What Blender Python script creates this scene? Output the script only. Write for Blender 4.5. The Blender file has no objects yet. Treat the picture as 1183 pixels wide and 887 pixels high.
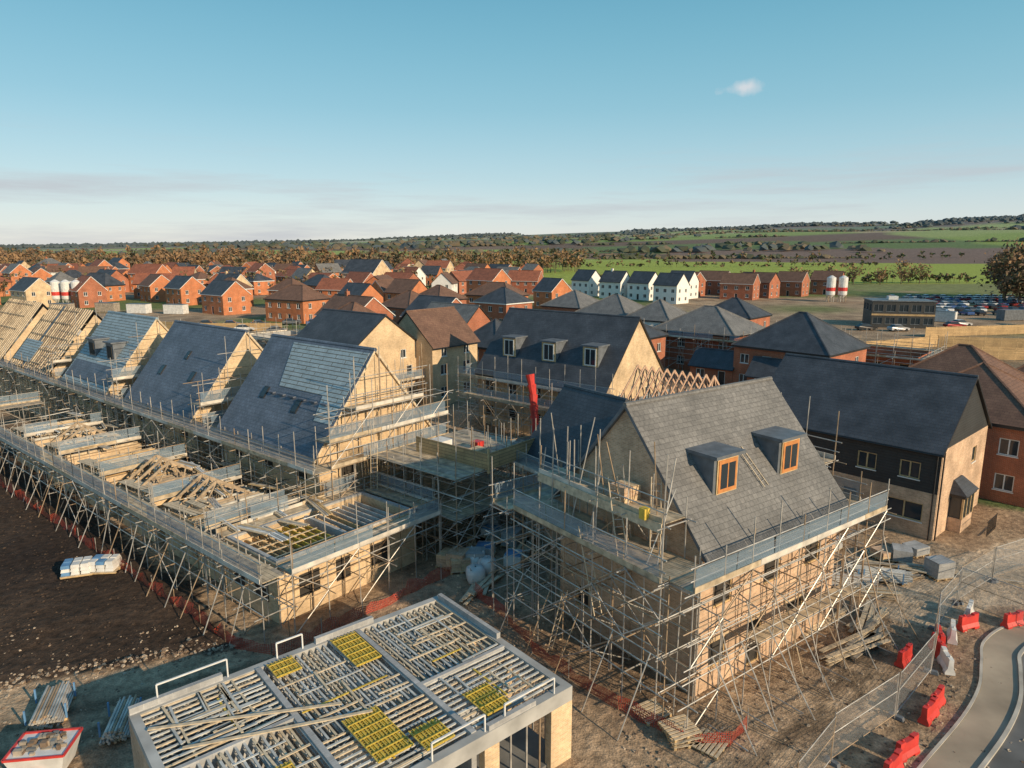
import bpy, math, random
from mathutils import Vector, Matrix, noise
R=random.Random(11)
S=bpy.context.scene
S.view_settings.view_transform='Standard'; S.view_settings.look='None'; S.view_settings.exposure=0
# ---------------------------------------------------------------- materials
MATS={}
def newmat(name):
    m=bpy.data.materials.new(name); m.use_nodes=True
    nt=m.node_tree; b=nt.nodes['Principled BSDF']; MATS[name]=m
    return m,nt,b
def lk(nt,a,b): nt.links.new(a,b)
def node(nt,t,**kw):
    n=nt.nodes.new(t)
    for k,v in kw.items(): setattr(n,k,v)
    return n
def c4(c): return (c[0],c[1],c[2],1)
def noisemul(nt,src,scale,lo,hi,coord='Object',detail=5):
    tc=node(nt,'ShaderNodeTexCoord'); n=node(nt,'ShaderNodeTexNoise'); n.inputs['Scale'].default_value=scale; n.inputs['Detail'].default_value=detail
    lk(nt,tc.outputs[coord],n.inputs['Vector'])
    mr=node(nt,'ShaderNodeMapRange'); mr.inputs['From Min'].default_value=.3; mr.inputs['From Max'].default_value=.7
    mr.inputs['To Min'].default_value=lo; mr.inputs['To Max'].default_value=hi
    lk(nt,n.outputs['Fac'],mr.inputs['Value'])
    vm=node(nt,'ShaderNodeVectorMath',operation='SCALE'); lk(nt,mr.outputs['Result'],vm.inputs['Scale'])
    if isinstance(src,tuple): vm.inputs[0].default_value=src[:3]
    else: lk(nt,src,vm.inputs[0])
    return vm.outputs[0], n
def plain(name,col,rough=.7,metal=0,scale=3,lo=.8,hi=1.2,bump=0,coord='Object'):
    m,nt,b=newmat(name); b.inputs['Roughness'].default_value=rough; b.inputs['Metallic'].default_value=metal
    o,n=noisemul(nt,tuple(col),scale,lo,hi,coord); lk(nt,o,b.inputs['Base Color'])
    if bump:
        bp=node(nt,'ShaderNodeBump'); bp.inputs['Strength'].default_value=bump; bp.inputs['Distance'].default_value=.05
        lk(nt,n.outputs['Fac'],bp.inputs['Height']); lk(nt,bp.outputs[0],b.inputs['Normal'])
    return m
def bricky(name,c1,c2,mort,bw=.225,rh=.075,ms=.01,rough=.85,lo=.8,hi=1.2,bump=.4,bias=0,off=.5,nscale=.7,fine=.12):
    m,nt,b=newmat(name); b.inputs['Roughness'].default_value=rough
    tc=node(nt,'ShaderNodeTexCoord'); br=node(nt,'ShaderNodeTexBrick'); br.offset=off
    lk(nt,tc.outputs['UV'],br.inputs['Vector'])
    br.inputs['Color1'].default_value=c4(c1); br.inputs['Color2'].default_value=c4(c2); br.inputs['Mortar'].default_value=c4(mort)
    br.inputs['Scale'].default_value=1; br.inputs['Brick Width'].default_value=bw; br.inputs['Row Height'].default_value=rh
    br.inputs['Mortar Size'].default_value=ms; br.inputs['Mortar Smooth'].default_value=.1; br.inputs['Bias'].default_value=bias
    o,n=noisemul(nt,br.outputs['Color'],nscale,lo,hi); 
    o2,n2=noisemul(nt,o,6,1-fine,1+fine); lk(nt,o2,b.inputs['Base Color'])
    bp=node(nt,'ShaderNodeBump'); bp.invert=True; bp.inputs['Strength'].default_value=bump; bp.inputs['Distance'].default_value=.02
    lk(nt,br.outputs['Fac'],bp.inputs['Height']); lk(nt,bp.outputs[0],b.inputs['Normal'])
    return m
def grid(name,col,cell,frac,rough=.5,metal=0):
    m,nt,b=newmat(name); b.inputs['Base Color'].default_value=c4(col); b.inputs['Roughness'].default_value=rough; b.inputs['Metallic'].default_value=metal
    tc=node(nt,'ShaderNodeTexCoord'); sp=node(nt,'ShaderNodeSeparateXYZ'); lk(nt,tc.outputs['UV'],sp.inputs[0])
    outs=[]
    for ax in (0,1):
        d=node(nt,'ShaderNodeMath',operation='DIVIDE'); d.inputs[1].default_value=cell; lk(nt,sp.outputs[ax],d.inputs[0])
        f=node(nt,'ShaderNodeMath',operation='FRACT'); lk(nt,d.outputs[0],f.inputs[0])
        l=node(nt,'ShaderNodeMath',operation='LESS_THAN'); l.inputs[1].default_value=frac; lk(nt,f.outputs[0],l.inputs[0]); outs.append(l)
    mx=node(nt,'ShaderNodeMath',operation='MAXIMUM'); lk(nt,outs[0].outputs[0],mx.inputs[0]); lk(nt,outs[1].outputs[0],mx.inputs[1])
    lk(nt,mx.outputs[0],b.inputs['Alpha'])
    return m
bricky('buff',(.68,.49,.285),(.55,.375,.21),(.60,.49,.36),lo=.75,hi=1.2)
bricky('buff2',(.62,.41,.26),(.45,.28,.17),(.54,.43,.33),lo=.7,hi=1.25)
bricky('red',(.42,.105,.045),(.31,.078,.035),(.38,.24,.16))
bricky('orange',(.60,.18,.06),(.48,.13,.042),(.45,.26,.16))
bricky('block',(.38,.38,.38),(.32,.32,.32),(.44,.43,.42),bw=.45,rh=.225)
bricky('slate',(.062,.068,.080),(.05,.055,.066),(.028,.03,.035),bw=.3,rh=.24,ms=.010,rough=.6,lo=.7,hi=1.4,bump=.5)
bricky('slate_grey',(.185,.178,.17),(.15,.145,.14),(.09,.088,.085),bw=.3,rh=.24,ms=.010,rough=.65,lo=.78,hi=1.22,bump=.5,fine=.2)
bricky('slate_shade_blue',(.13,.155,.20),(.105,.125,.165),(.06,.07,.09),bw=.3,rh=.24,ms=.010,rough=.55,lo=.75,hi=1.25,bump=.5,fine=.18)  # blue cast of roofs in shade put into the slate colour
bricky('tile_brown',(.19,.105,.07),(.15,.08,.055),(.07,.042,.032),bw=.3,rh=.28,ms=.01,rough=.8,bump=.6)
bricky('tile_red',(.34,.12,.065),(.26,.088,.05),(.09,.04,.03),bw=.3,rh=.28,ms=.01,rough=.8,bump=.6)
bricky('membrane',(.34,.42,.46),(.30,.38,.42),(.12,.11,.09),bw=2.4,rh=.30,ms=.03,rough=.7,bump=.5,lo=.8,hi=1.15,fine=.15)
bricky('cladding',(.035,.038,.04),(.03,.032,.034),(.012,.012,.012),bw=4,rh=.18,ms=.012,rough=.6,bump=.5)
bricky('timber_clad',(.50,.34,.17),(.40,.27,.14),(.12,.09,.05),bw=3,rh=.2,ms=.012,rough=.8)
plain('render_white',(.78,.76,.72),.8,0,1,.93,1.05)
plain('white_trim',(.74,.74,.72),.5,0,2,.9,1.05)
plain('black_trim',(.02,.02,.022),.45)
plain('lead',(.13,.145,.165),.5,0,2,.7,1.25)
m,nt,b=newmat('glass'); b.inputs['Base Color'].default_value=(.03,.04,.05,1); b.inputs['Roughness'].default_value=.06
plain('void',(.04,.035,.03),.9)
plain('timber_new',(.56,.39,.20),.75,0,4,.7,1.2)
plain('timber_pale',(.62,.50,.35),.8,0,5,.7,1.15)
plain('timber_old',(.38,.29,.20),.8,0,3,.6,1.25)
plain('timber_pink',(.55,.36,.25),.8,0,5,.7,1.15)
plain('board',(.50,.40,.275),.85,0,2.5,.55,1.3)
plain('board2',(.36,.305,.24),.85,0,2.5,.55,1.3)
plain('toe',(.62,.57,.50),.8,0,1.2,.6,1.25)
plain('joist_grey',(.50,.50,.48),.7,0,2,.7,1.2)
plain('orange_ply',(.50,.20,.06),.7)
plain('steel',(.52,.49,.45),.45,.35,2,.6,1.2)
plain('steel_rust',(.40,.29,.19),.6,.25,2,.6,1.2)
grid('guard',(.26,.35,.44),.05,.30,.5,.2)
grid('heras',(.46,.47,.48),.06,.13,.4,.4)
grid('net_red',(.42,.06,.035),.08,.30,.7)
grid('yellow_mesh',(.60,.42,.05),.1,.42,.6)
plain('yellow',(.62,.44,.07),.6,0,4,.7,1.2)
plain('concrete',(.40,.395,.38),.85,0,.8,.65,1.2,.2)
plain('slab',(.20,.20,.195),.85,0,.6,.55,1.35)
plain('plastic_red',(.62,.05,.04),.45,0,2,.75,1.1)
plain('plastic_white',(.72,.71,.69),.5,0,2,.75,1.08)
plain('plastic_blue',(.12,.26,.46),.5,0,2,.8,1.2)
plain('plastic_green',(.05,.25,.10),.5)
plain('tyre',(.02,.02,.02),.8)
plain('rock',(.40,.32,.24),.9,0,2,.6,1.3)
plain('rock_dark',(.19,.135,.095),.95,0,2,.6,1.3)
plain('soil',(.065,.043,.03),.95,0,2,.6,1.3)
plain('bark',(.12,.085,.06),.9)
plain('twig_a',(.19,.12,.07),.9)
plain('twig_b',(.28,.17,.085),.9)
plain('twig_c',(.12,.11,.05),.9)
plain('leaf_green',(.06,.10,.03),.8)
plain('far_wood_a',(.075,.085,.055),.9)
plain('far_wood_b',(.15,.12,.08),.9)
plain('far_wood_haze',(.08,.10,.105),.9)  # bluish distance haze put into the base colour of far woods
plain('asphalt',(.11,.11,.11),.9,0,.5,.65,1.4,.15)
plain('pavement',(.36,.29,.215),.9,0,.35,.6,1.3,.2)
plain('kerb',(.48,.44,.38),.85,0,1,.7,1.15)
for i,c in enumerate([(.5,.5,.52),(.03,.03,.035),(.06,.12,.3),(.3,.03,.03),(.7,.7,.7),(.12,.13,.15)]):
    plain('paint%d'%i,c,.3,.2)
# ---------------------------------------------------------------- mesh builder
Z=Vector((0,0,1))
class MB:
    def __init__(s): s.v=[];s.f=[];s.m=[];s.uv=[];s.names=[]
    def mi(s,n):
        if n not in s.names: s.names.append(n)
        return s.names.index(n)
    def face(s,pts,mat):
        P=[Vector(p) for p in pts]; i=len(s.v); s.v+=[p[:] for p in P]; s.f.append(list(range(i,i+len(P)))); s.m.append(s.mi(mat))
        n=(P[1]-P[0]).cross(P[2]-P[0])
        if n.length<1e-9: n=Vector((0,0,1))
        n.normalize()
        if abs(n.z)>.97: t=Vector((1,0,0)); bb=Vector((0,1,0))
        else: t=Z.cross(n).normalized(); bb=n.cross(t)
        s.uv+=[(p.dot(t),p.dot(bb)) for p in P]
    def raw(s,verts,faces,mat):
        i=len(s.v); s.v+=verts; k=s.mi(mat)
        for f in faces:
            s.f.append([i+a for a in f]); s.m.append(k)
            for a in f:
                p=verts[a]; s.uv.append((p[0]+p[1],p[2]))
    def hexa(s,b,t,mat):
        s.face([b[3],b[2],b[1],b[0]],mat); s.face(t,mat)
        for i in range(4):
            j=(i+1)%4; s.face([b[i],b[j],t[j],t[i]],mat)
    def box(s,x0,y0,z0,x1,y1,z1,mat):
        s.hexa([(x0,y0,z0),(x1,y0,z0),(x1,y1,z0),(x0,y1,z0)],[(x0,y0,z1),(x1,y0,z1),(x1,y1,z1),(x0,y1,z1)],mat)
    def beam(s,p,q,w,h,mat):
        p=Vector(p);q=Vector(q);d=(q-p)
        if d.length<1e-6:return
        d.normalize(); a=d.cross(Z)
        if a.length<1e-3: a=Vector((1,0,0))
        a.normalize(); u=a.cross(d); a=a*w/2;u=u*h/2
        V=[(p-a-u)[:],(p+a-u)[:],(p+a+u)[:],(p-a+u)[:],(q-a-u)[:],(q+a-u)[:],(q+a+u)[:],(q-a+u)[:]]
        s.raw(V,[(0,1,2,3),(7,6,5,4),(0,4,5,1),(1,5,6,2),(2,6,7,3),(3,7,4,0)],mat)
    def tube(s,p,q,r,mat,n=5,r2=None):
        p=Vector(p);q=Vector(q);d=q-p
        if d.length<1e-6:return
        if mat=='steel' and R.random()<.22: mat='steel_rust'
        d.normalize(); a=d.cross(Z)
        if a.length<1e-3: a=Vector((1,0,0))
        a.normalize(); u=a.cross(d); r2=r if r2 is None else r2
        V=[];
        for k in range(n):
            c=math.cos(6.2832*k/n);e=math.sin(6.2832*k/n); V.append((p+(a*c+u*e)*r)[:])
        for k in range(n):
            c=math.cos(6.2832*k/n);e=math.sin(6.2832*k/n); V.append((q+(a*c+u*e)*r2)[:])
        s.raw(V,[(k,(k+1)%n,n+(k+1)%n,n+k) for k in range(n)]+[tuple(range(n-1,-1,-1)),tuple(range(n,2*n))],mat)
    def slab(s,p,t,mat,side=None):
        P=[Vector(a) for a in p]; n=(P[1]-P[0]).cross(P[3]-P[0]).normalized(); T=[a+n*t for a in P]
        s.face([P[3],P[2],P[1],P[0]],side or mat); s.face(T,mat)
        for i in range(4):
            j=(i+1)%4; s.face([P[i],P[j],T[j],T[i]],side or mat)
    def obj(s,name,parent=None,M=None,smooth=False):
        me=bpy.data.meshes.new(name); me.from_pydata(s.v,[],s.f)
        for n in s.names: me.materials.append(MATS[n])
        me.polygons.foreach_set('material_index',s.m)
        if smooth: me.polygons.foreach_set('use_smooth',[True]*len(s.f))
        uv=me.uv_layers.new(name='UVMap'); fl=[c for u in s.uv for c in u]; uv.data.foreach_set('uv',fl)
        me.update(); o=bpy.data.objects.new(name,me); S.collection.objects.link(o)
        if M is not None: o.matrix_world=M
        if parent: o.parent=parent
        return o
def empty(name,M=None):
    o=bpy.data.objects.new(name,None); S.collection.objects.link(o); o.empty_display_size=.5
    if M is not None: o.matrix_world=M
    return o
def F(x,y,deg,z=0): return Matrix.Translation((x,y,z))@Matrix.Rotation(math.radians(deg),4,'Z')
def T(x,y,z=0): return Matrix.Translation((x,y,z))
# ---------------------------------------------------------------- houses
def wall(mb,wb,p0,p1,z0,z1,ops,mat,trim='white_trim',sill='white_trim'):
    p0=Vector((p0[0],p0[1],0));p1=Vector((p1[0],p1[1],0)); d=p1-p0; ln=d.length; d.normalize(); n=Vector((d.y,-d.x,0))
    ops=[o for o in ops if z0<=(o[2]+o[3])/2<=z1]
    P=lambda u,z,o=0:(p0+d*u+n*o+Z*z)[:]
    us=sorted({0,ln}|{o[0] for o in ops}|{o[1] for o in ops}); zs=sorted({z0,z1}|{o[2] for o in ops}|{o[3] for o in ops})
    for i in range(len(us)-1):
        for j in range(len(zs)-1):
            cu=(us[i]+us[i+1])/2;cz=(zs[j]+zs[j+1])/2
            if any(o[0]<cu<o[1] and o[2]<cz<o[3] for o in ops): continue
            mb.face([P(us[i],zs[j]),P(us[i+1],zs[j]),P(us[i+1],zs[j+1]),P(us[i],zs[j+1])],mat)
    for o in ops:
        a,b_,c,e,ty=o; D=-.12
        mb.face([P(a,c),P(a,c,D),P(a,e,D),P(a,e)],mat); mb.face([P(b_,c,D),P(b_,c),P(b_,e),P(b_,e,D)],mat)
        mb.face([P(a,e),P(a,e,D),P(b_,e,D),P(b_,e)],mat); mb.face([P(a,c,D),P(a,c),P(b_,c),P(b_,c,D)],mat)
        if ty=='v': wb.face([P(a,c,-.11),P(b_,c,-.11),P(b_,e,-.11),P(a,e,-.11)],'void'); fr='timber_new'
        elif ty=='d': wb.face([P(a,c,-.11),P(b_,c,-.11),P(b_,e,-.11),P(a,e,-.11)],'black_trim'); fr=trim
        else: wb.face([P(a,c,-.11),P(b_,c,-.11),P(b_,e,-.11),P(a,e,-.11)],'glass'); fr=trim
        w=.07
        def bar(u0,u1,w0,w1):
            q=[P(u0,w0,-.105),P(u1,w0,-.105),P(u1,w1,-.105),P(u0,w1,-.105)]; t=[P(u0,w0,-.05),P(u1,w0,-.05),P(u1,w1,-.05),P(u0,w1,-.05)]
            wb.hexa(q,t,fr)
        bar(a,b_,c,c+w);bar(a,b_,e-w,e);bar(a,a+w,c+w,e-w);bar(b_-w,b_,c+w,e-w)
        if ty in('w','b') and b_-a>.9:
            m_=(a+b_)/2; bar(m_-.04,m_+.04,c+w,e-w)
        if ty in('w','b'):
            wb.hexa([P(a-.05,c-.06,.002),P(b_+.05,c-.06,.002),P(b_+.05,c,.002),P(a-.05,c,.002)],[P(a-.05,c-.06,.06),P(b_+.05,c-.06,.06),P(b_+.05,c,.06),P(a-.05,c,.06)],sill)
def rowops(ln,n,c,e,w=1.2,ty='w'):
    return [(ln*(i+.5)/n-w/2,ln*(i+.5)/n+w/2,c,e,ty) for i in range(n)]
def stdops(L,W,he):
    f=[];g=[]
    nf=max(2,int(L/3)); z=.9
    k=0
    while z+1.2<he:
        f+=rowops(L,nf,z,z+1.2) if k else [o if i!=nf//2 else (o[0]+.1,o[1]-.1,.02,2.1,'d') for i,o in enumerate(rowops(L,nf,z,z+1.2))]
        g+=rowops(W,1 if W<7 else 2,z,z+1.2,1.0); z+=2.6;k+=1
    return {0:f,1:g,2:f,3:g}
def house(name,M,L,W,he,hr,wallm='buff',roof='slate',style='gable',ops=None,upper=None,over=.3,single=False,trim='white_trim',fascia='black_trim',gable_mat=None,roofon=True,chim=False):
    mb=MB(); wb=mb if single else MB(); rb=mb if single else MB()
    if ops is None: ops=stdops(L,W,he)
    c=[(0,0),(L,0),(L,W),(0,W)]
    for i in range(4):
        o=ops.get(i,[])
        if upper and i in upper[2]:
            wall(mb,wb,c[i],c[(i+1)%4],0,upper[0],o,wallm,trim); wall(mb,wb,c[i],c[(i+1)%4],upper[0],he,o,upper[1],trim)
        else: wall(mb,wb,c[i],c[(i+1)%4],0,he,o,wallm,trim)
    s=(hr-he)/(W/2)
    if style=='gable':
        gm=gable_mat or wallm
        mb.face([(L,0,he),(L,W,he),(L,W/2,hr-.02)],gm); mb.face([(0,W,he),(0,0,he),(0,W/2,hr-.02)],gm)
        if roofon:
            ze=he-s*over; g=.18
            rb.slab([(-g,-over,ze),(L+g,-over,ze),(L+g,W/2,hr),(-g,W/2,hr)],.14,roof,fascia)
            rb.slab([(L+g,W+over,ze),(-g,W+over,ze),(-g,W/2,hr),(L+g,W/2,hr)],.14,roof,fascia)
            rb.tube((-g,W/2,hr+.13),(L+g,W/2,hr+.13),.13,roof,6)
            for y in(-over-.06,W+over+.06): rb.tube((-g,y,ze+.02),(L+g,y,ze+.02),.065,fascia,6)
    else:
        a=-over; X1=L+over; Y1=W+over; ze=he-.0
        if L>=W: r0=(W/2,W/2,hr); r1=(L-W/2,W/2,hr)
        else: r0=(L/2,L/2,hr); r1=(L/2,W-L/2,hr)
        A=(a,a,ze+.12);B=(X1,a,ze+.12);C=(X1,Y1,ze+.12);D=(a,Y1,ze+.12)
        if L>W:
            rb.face([A,B,r1,r0],roof);rb.face([B,C,r1],roof);rb.face([C,D,r0,r1],roof);rb.face([D,A,r0],roof)
            hp=[(A,r0),(B,r1),(C,r1),(D,r0)]
        elif L==W:
            rb.face([A,B,r0],roof);rb.face([B,C,r0],roof);rb.face([C,D,r0],roof);rb.face([D,A,r0],roof)
            hp=[(A,r0),(B,r0),(C,r0),(D,r0)]
        else:
            rb.face([A,B,r0],roof);rb.face([B,C,r1,r0],roof);rb.face([C,D,r1],roof);rb.face([D,A,r0,r1],roof)
            hp=[(A,r0),(B,r0),(C,r1),(D,r1)]
        for p,q in hp+([(r0,r1)] if L!=W else []): rb.tube(p,q,.11,roof,5)
        rb.box(a,a,ze-.12,X1,Y1,ze+.11,fascia)
    if chim:
        rb.box(L*.3,W/2-.35,hr-.8,L*.3+.7,W/2+.35,hr+.9,wallm); rb.tube((L*.3+.35,W/2,hr+.9),(L*.3+.35,W/2,hr+1.3),.12,'tile_red',6)
    if single: return mb.obj(name,None,M)
    e=empty(name,M)
    mb.obj('walls',e); wb.obj('windows',e); rb.obj('roof',e)
    return e
def addpart(e,mb,name):
    return mb.obj(name,e)
# ---------------------------------------------------------------- scaffolding
def sc_line(mb,p0,p1,w,zs,decks,top,r=.027,bay=1.75,guard=True,inner=True,braces=True,k=0,toe='toe',z0=0,outrig=.25):
    p0=Vector((p0[0],p0[1],0));p1=Vector((p1[0],p1[1],0)); d=p1-p0; ln=d.length; d.normalize(); n=Vector((d.y,-d.x,0))
    nb=max(1,round(ln/bay)); P=lambda u,o,z:(p0+d*u+n*o+Z*z)
    for i in range(nb+1):
        u=ln*i/nb
        for o in ((0,w) if inner else (w,)):
            tz=top+R.uniform(-.2,1.0) if o>0 else (decks[-1]+R.uniform(.1,.9) if decks else top)
            j=R.uniform(-.05,.05)
            mb.tube(P(u+j,o,z0-.05),P(u+R.uniform(-.05,.05),o+R.uniform(-.03,.03),tz),r,'steel')
            if R.random()<.3 and o>0: mb.tube(P(u+j+.07,o,z0+1),P(u+.09,o,z0+R.uniform(3,5)),r,'steel')
        for z in zs: mb.tube(P(u+.06,-outrig,z-.06),P(u+.06,w+R.uniform(.1,.6),z-.06),r,'steel')
        if braces and i<nb:
            for a,z in enumerate(zs):
                zl=z0 if a==0 else zs[a-1]
                if (i+a)%2==0:
                    if R.random()<.85: mb.tube(P(u,w+.05,zl+.1),P(u+ln/nb,w+.05,z),r,'steel')
                elif R.random()<.25: mb.tube(P(u+ln/nb,w+.06,zl+.1),P(u,w+.06,z),r,'steel')
                if R.random()<.4: mb.tube(P(u+.1,0,zl+.1),P(u+.1,w,z),r,'steel')
    lv=sorted(set(list(zs)+[(zs[a]+zs[a-1])/2+.2 for a in range(1,len(zs)) if zs[a]-zs[a-1]>1.1]))
    for z in lv:
        for o in ((0,w) if inner else (w,)):
            if z not in zs and o==0: continue
            e=R.uniform(.1,.6); mb.tube(P(-e,o,z),P(ln+e,o,z),r,'steel')
    for dk in decks:
        z=dk+.04+.007*k; nbds=max(2,int((w+.1)/.24))
        for b in range(nbds):
            o=-.02+b*.24; u=0
            while u<ln-.05:
                l=min(R.choice([3.9,3.9,3.0]),ln-u)
                mb.beam(P(u,o+.11,z)+Z*R.uniform(0,.006),P(u+l-.015,o+.11,z)+Z*R.uniform(0,.006),.225,.04,R.choice(['board','board','board2']))
                u+=l
        u=0
        while u<ln-.05:
            l=min(3.9,ln-u); mb.beam(P(u,w+.04,dk+.17+R.uniform(-.015,.015)),P(u+l-.02,w+.04,dk+.17+R.uniform(-.015,.015)),.035,.225,R.choice([toe,toe,'board'])); u+=l
        for hz in (.5,1.0): 
            e=R.uniform(.05,.3); mb.tube(P(-e,w-.03,dk+hz),P(ln+e,w-.03,dk+hz),r,'steel')
        if guard:
            u=.05
            while u<ln-.3:
                l=min(2.4,ln-u-.05)
                if R.random()<.9: mb.face([P(u,w+.01,dk+.2),P(u+l-.06,w+.01,dk+.2),P(u+l-.06,w+.01+R.uniform(-.05,.05),dk+.98),P(u,w+.01+R.uniform(-.05,.05),dk+.98)],'guard')
                u+=l+.001
                if l<2.4: break
def ring(mb,x0,y0,x1,y1,w,zs,decks,top,sides=(0,1,2,3),gap=.25,**kw):
    a=(x0-gap,y0-gap);b=(x1+gap,y0-gap);c=(x1+gap,y1+gap);d=(x0-gap,y1+gap)
    L4=[(a,b),(b,c),(c,d),(d,a)]
    for i in sides:
        p,q=L4[i]; p=Vector(p);q=Vector(q)
        if i in(0,2):
            dd=(q-p).normalized(); p=p-dd*w; q=q+dd*w
        sc_line(mb,p,q,w,zs,decks,top,k=i,**kw)
def ladder(mb,p,q,w=.4):
    p=Vector(p);q=Vector(q);d=q-p;s=Vector((d.y,-d.x,0)); 
    s=(Vector((1,0,0)) if s.length<1e-3 else s.normalized())*w/2
    mb.tube(p-s,q-s,.025,'timber_pale');mb.tube(p+s,q+s,.025,'timber_pale')
    n=int(d.length/.28)
    for i in range(1,n): mb.tube(p+d*i/n-s,p+d*i/n+s,.015,'steel',4)
def trusses(mb,x0,y0,L,W,he,hr,sp=.6,bat=0,mat='timber_new',over=.3,skip=0):
    n=int(L/sp); s=(hr-he)/(W/2)
    for i in range(n+1):
        if R.random()<skip: continue
        x=x0+L*i/n
        a=(x,y0-over,he-s*over);b=(x,y0+W/2,hr);c=(x,y0+W+over,he-s*over)
        mb.beam(a,b,.06,.16,mat);mb.beam(c,b,.06,.16,mat);mb.beam((x,y0,he),(x,y0+W,he),.06,.12,mat)
        mb.beam((x,y0+W*.3,he),(x,y0+W*.25,he+s*W*.25),.05,.09,mat);mb.beam((x,y0+W*.7,he),(x,y0+W*.75,he+s*W*.25),.05,.09,mat)
        mb.beam((x,y0+W*.3,he),(x,y0+W*.5,hr),.05,.09,mat);mb.beam((x,y0+W*.7,he),(x,y0+W*.5,hr),.05,.09,mat)
    if bat:
        for sd in(0,1):
            m=int((W/2+over)/bat)
            for k in range(m+1):
                y=-over+(W/2+over)*k/m; z=he+s*y+.12
                yy=y0+y if sd==0 else y0+W-y
                mb.beam((x0,yy,z),(x0+L*R.uniform(.6,1),yy,z),.06,.03,'board')
# ================================================================ HOUSE A
MA=F(7.4,25.2,35.9)
opsA={0:[(.8,1.9,.9,2.1,'v'),(3.4,4.4,.02,2.15,'v'),(6.2,7.6,.9,2.1,'v'),(.9,2.1,3.6,4.8,'v'),(4.3,5.5,3.6,4.8,'v'),(7.4,8.6,3.6,4.8,'v')],1:[(3.4,4.6,.9,2.1,'v')],2:rowops(10,3,.9,2.1,1.2,'v'),3:[(1.2,2.1,.9,2.0,'v')]}
A=house('brick_house',MA,10,8.5,6.4,11.3,'buff2','slate_grey',ops=opsA,fascia='lead')
mb=MB()
for dx in (2.8,7.35):
    w=.85; y0=1.15; zt=9.45; zr=6.4+4.9/4.25*y0
    yb=(zt-6.4)/(4.9/4.25)
    for sx in(-1,1):
        x=dx+sx*w
        pts=[(x,y0,zr-.1),(x,yb,zt),(x,y0,zt)]
        mb.face(pts if sx<0 else pts[::-1],'lead')
    mb.face([(dx-w,y0,zr-.2),(dx+w,y0,zr-.2),(dx+w,y0,zt),(dx-w,y0,zt)],'lead')
    mb.box(dx-w-.12,y0-.22,zt,dx+w+.12,yb+.2,zt+.14,'lead')
    a,b_,c_,d_=dx-.6,dx+.6,zr+.2,zt-.12
    mb.box(a-.07,y0-.06,c_-.07,b_+.07,y0-.005,d_+.07,'timber_new')
    mb.box(a,y0-.09,c_,b_,y0-.062,d_,'orange_ply')
    mb.box(a+.13,y0-.10,c_+.16,dx-.04,y0-.092,d_-.16,'glass'); mb.box(dx+.04,y0-.10,c_+.16,b_-.13,y0-.092,d_-.16,'glass')
addpart(A,mb,'dormers')
def velux(mb,x,y,he,s,w=.7,l=1.1,mat='black_trim'):
    z=he+s*y; n=Vector((0,-s,1)).normalized(); dv=Vector((0,1,s)).normalized()
    c0=Vector((x,y,z))+n*.145
    P=[c0+Vector((-w/2,0,0)),c0+Vector((w/2,0,0)),c0+Vector((w/2,0,0))+dv*l,c0+Vector((-w/2,0,0))+dv*l]
    mb.slab(P,.06,mat); i=.09
    c1=c0+n*.062+dv*i
    Q=[c1+Vector((-w/2+i,0,0)),c1+Vector((w/2-i,0,0)),c1+Vector((w/2-i,0,0))+dv*(l-2*i),c1+Vector((-w/2+i,0,0))+dv*(l-2*i)]
    mb.slab(Q,.01,'glass')
mb=MB()
for (a,b_,c,e,t) in opsA[0]: mb.box(a-.15,-.012,e+.005,b_+.15,-.002,e+.22,'buff')
# roof ladder left on the slope between the dormers
s=4.9/4.25; n_=Vector((0,-s,1)).normalized()*.2
ladder(mb,Vector((5.3,1.0,6.4+s*1.0))+n_,Vector((5.0,2.3,6.4+s*2.3))+n_)
addpart(A,mb,'lintels_and_roof_ladder')
mb=MB()
zs=[1.4,2.9,4.4,5.85]
sc_line(mb,(-2.2,-.3),(11.5,-.3),1.15,zs,[5.85],7.4,k=0)
sc_line(mb,(10.35,-.2),(10.35,8.8),1.15,zs,[5.85],7.4,k=1)
sc_line(mb,(11.5,8.9),(-3,8.9),1.15,zs,[5.85],7.4,k=2)
sc_line(mb,(-.3,8.85),(-.3,-.28),2.3,zs,[5.85],7.5,k=3)
sc_line(mb,(-1.5,8.85),(-1.5,-.28),.02,zs,[],5.8,k=3,inner=False)
sc_line(mb,(-.3,8.2),(-.3,.6),1.3,[7.6],[7.6],9.6,k=1,z0=5.8,guard=False)
sc_line(mb,(10.35,1.2),(10.35,7.6),1.1,[7.6],[7.6],10.2,k=1,z0=5.8,guard=False)
mb.beam((-1.7,.6,7.5),(-1.7,8.2,7.5),.04,.4,'timber_pale')
ladder(mb,(-2.1,2.2,5.9),(-1.6,3.4,8.8)); ladder(mb,(-1.0,1.5,5.9),(-.2,2.3,8.8)); ladder(mb,(5.2,-1.6,0),(4.6,-.9,3.2)); ladder(mb,(-2.7,6,0),(-2.5,5.2,3.2)); ladder(mb,(-2.4,3.2,3),(-2.4,4.3,6.6))
for k in range(3):
    for j in range(2): mb.box(-1.3+j*.5,3.0,7.66+k*.22,-.84+j*.5,3.9,7.87+k*.22,R.choice(['buff','buff2']))
mb.box(-1.9,1.3,7.66,-1.6,1.6,8.1,'yellow')
for i in range(16):
    y=R.uniform(0,8.5); mb.tube((-.5-R.random()*1.8,y,6.0),(-.5-R.random()*1.8,y+R.uniform(-.3,.3),R.uniform(8.5,10.8)),.026,'steel')
for i in range(8):
    x=-1+i*1.75; mb.tube((x,-1.5,3.0),(x+.2,-3.2-R.random()*.6,0),.026,'steel')
    mb.tube((x,-1.5,.15),(x,-3.3,.15),.026,'steel'); mb.tube((x+.2,-1.5,4.6),(x+.9,-2.6,0),.026,'steel')
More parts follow.
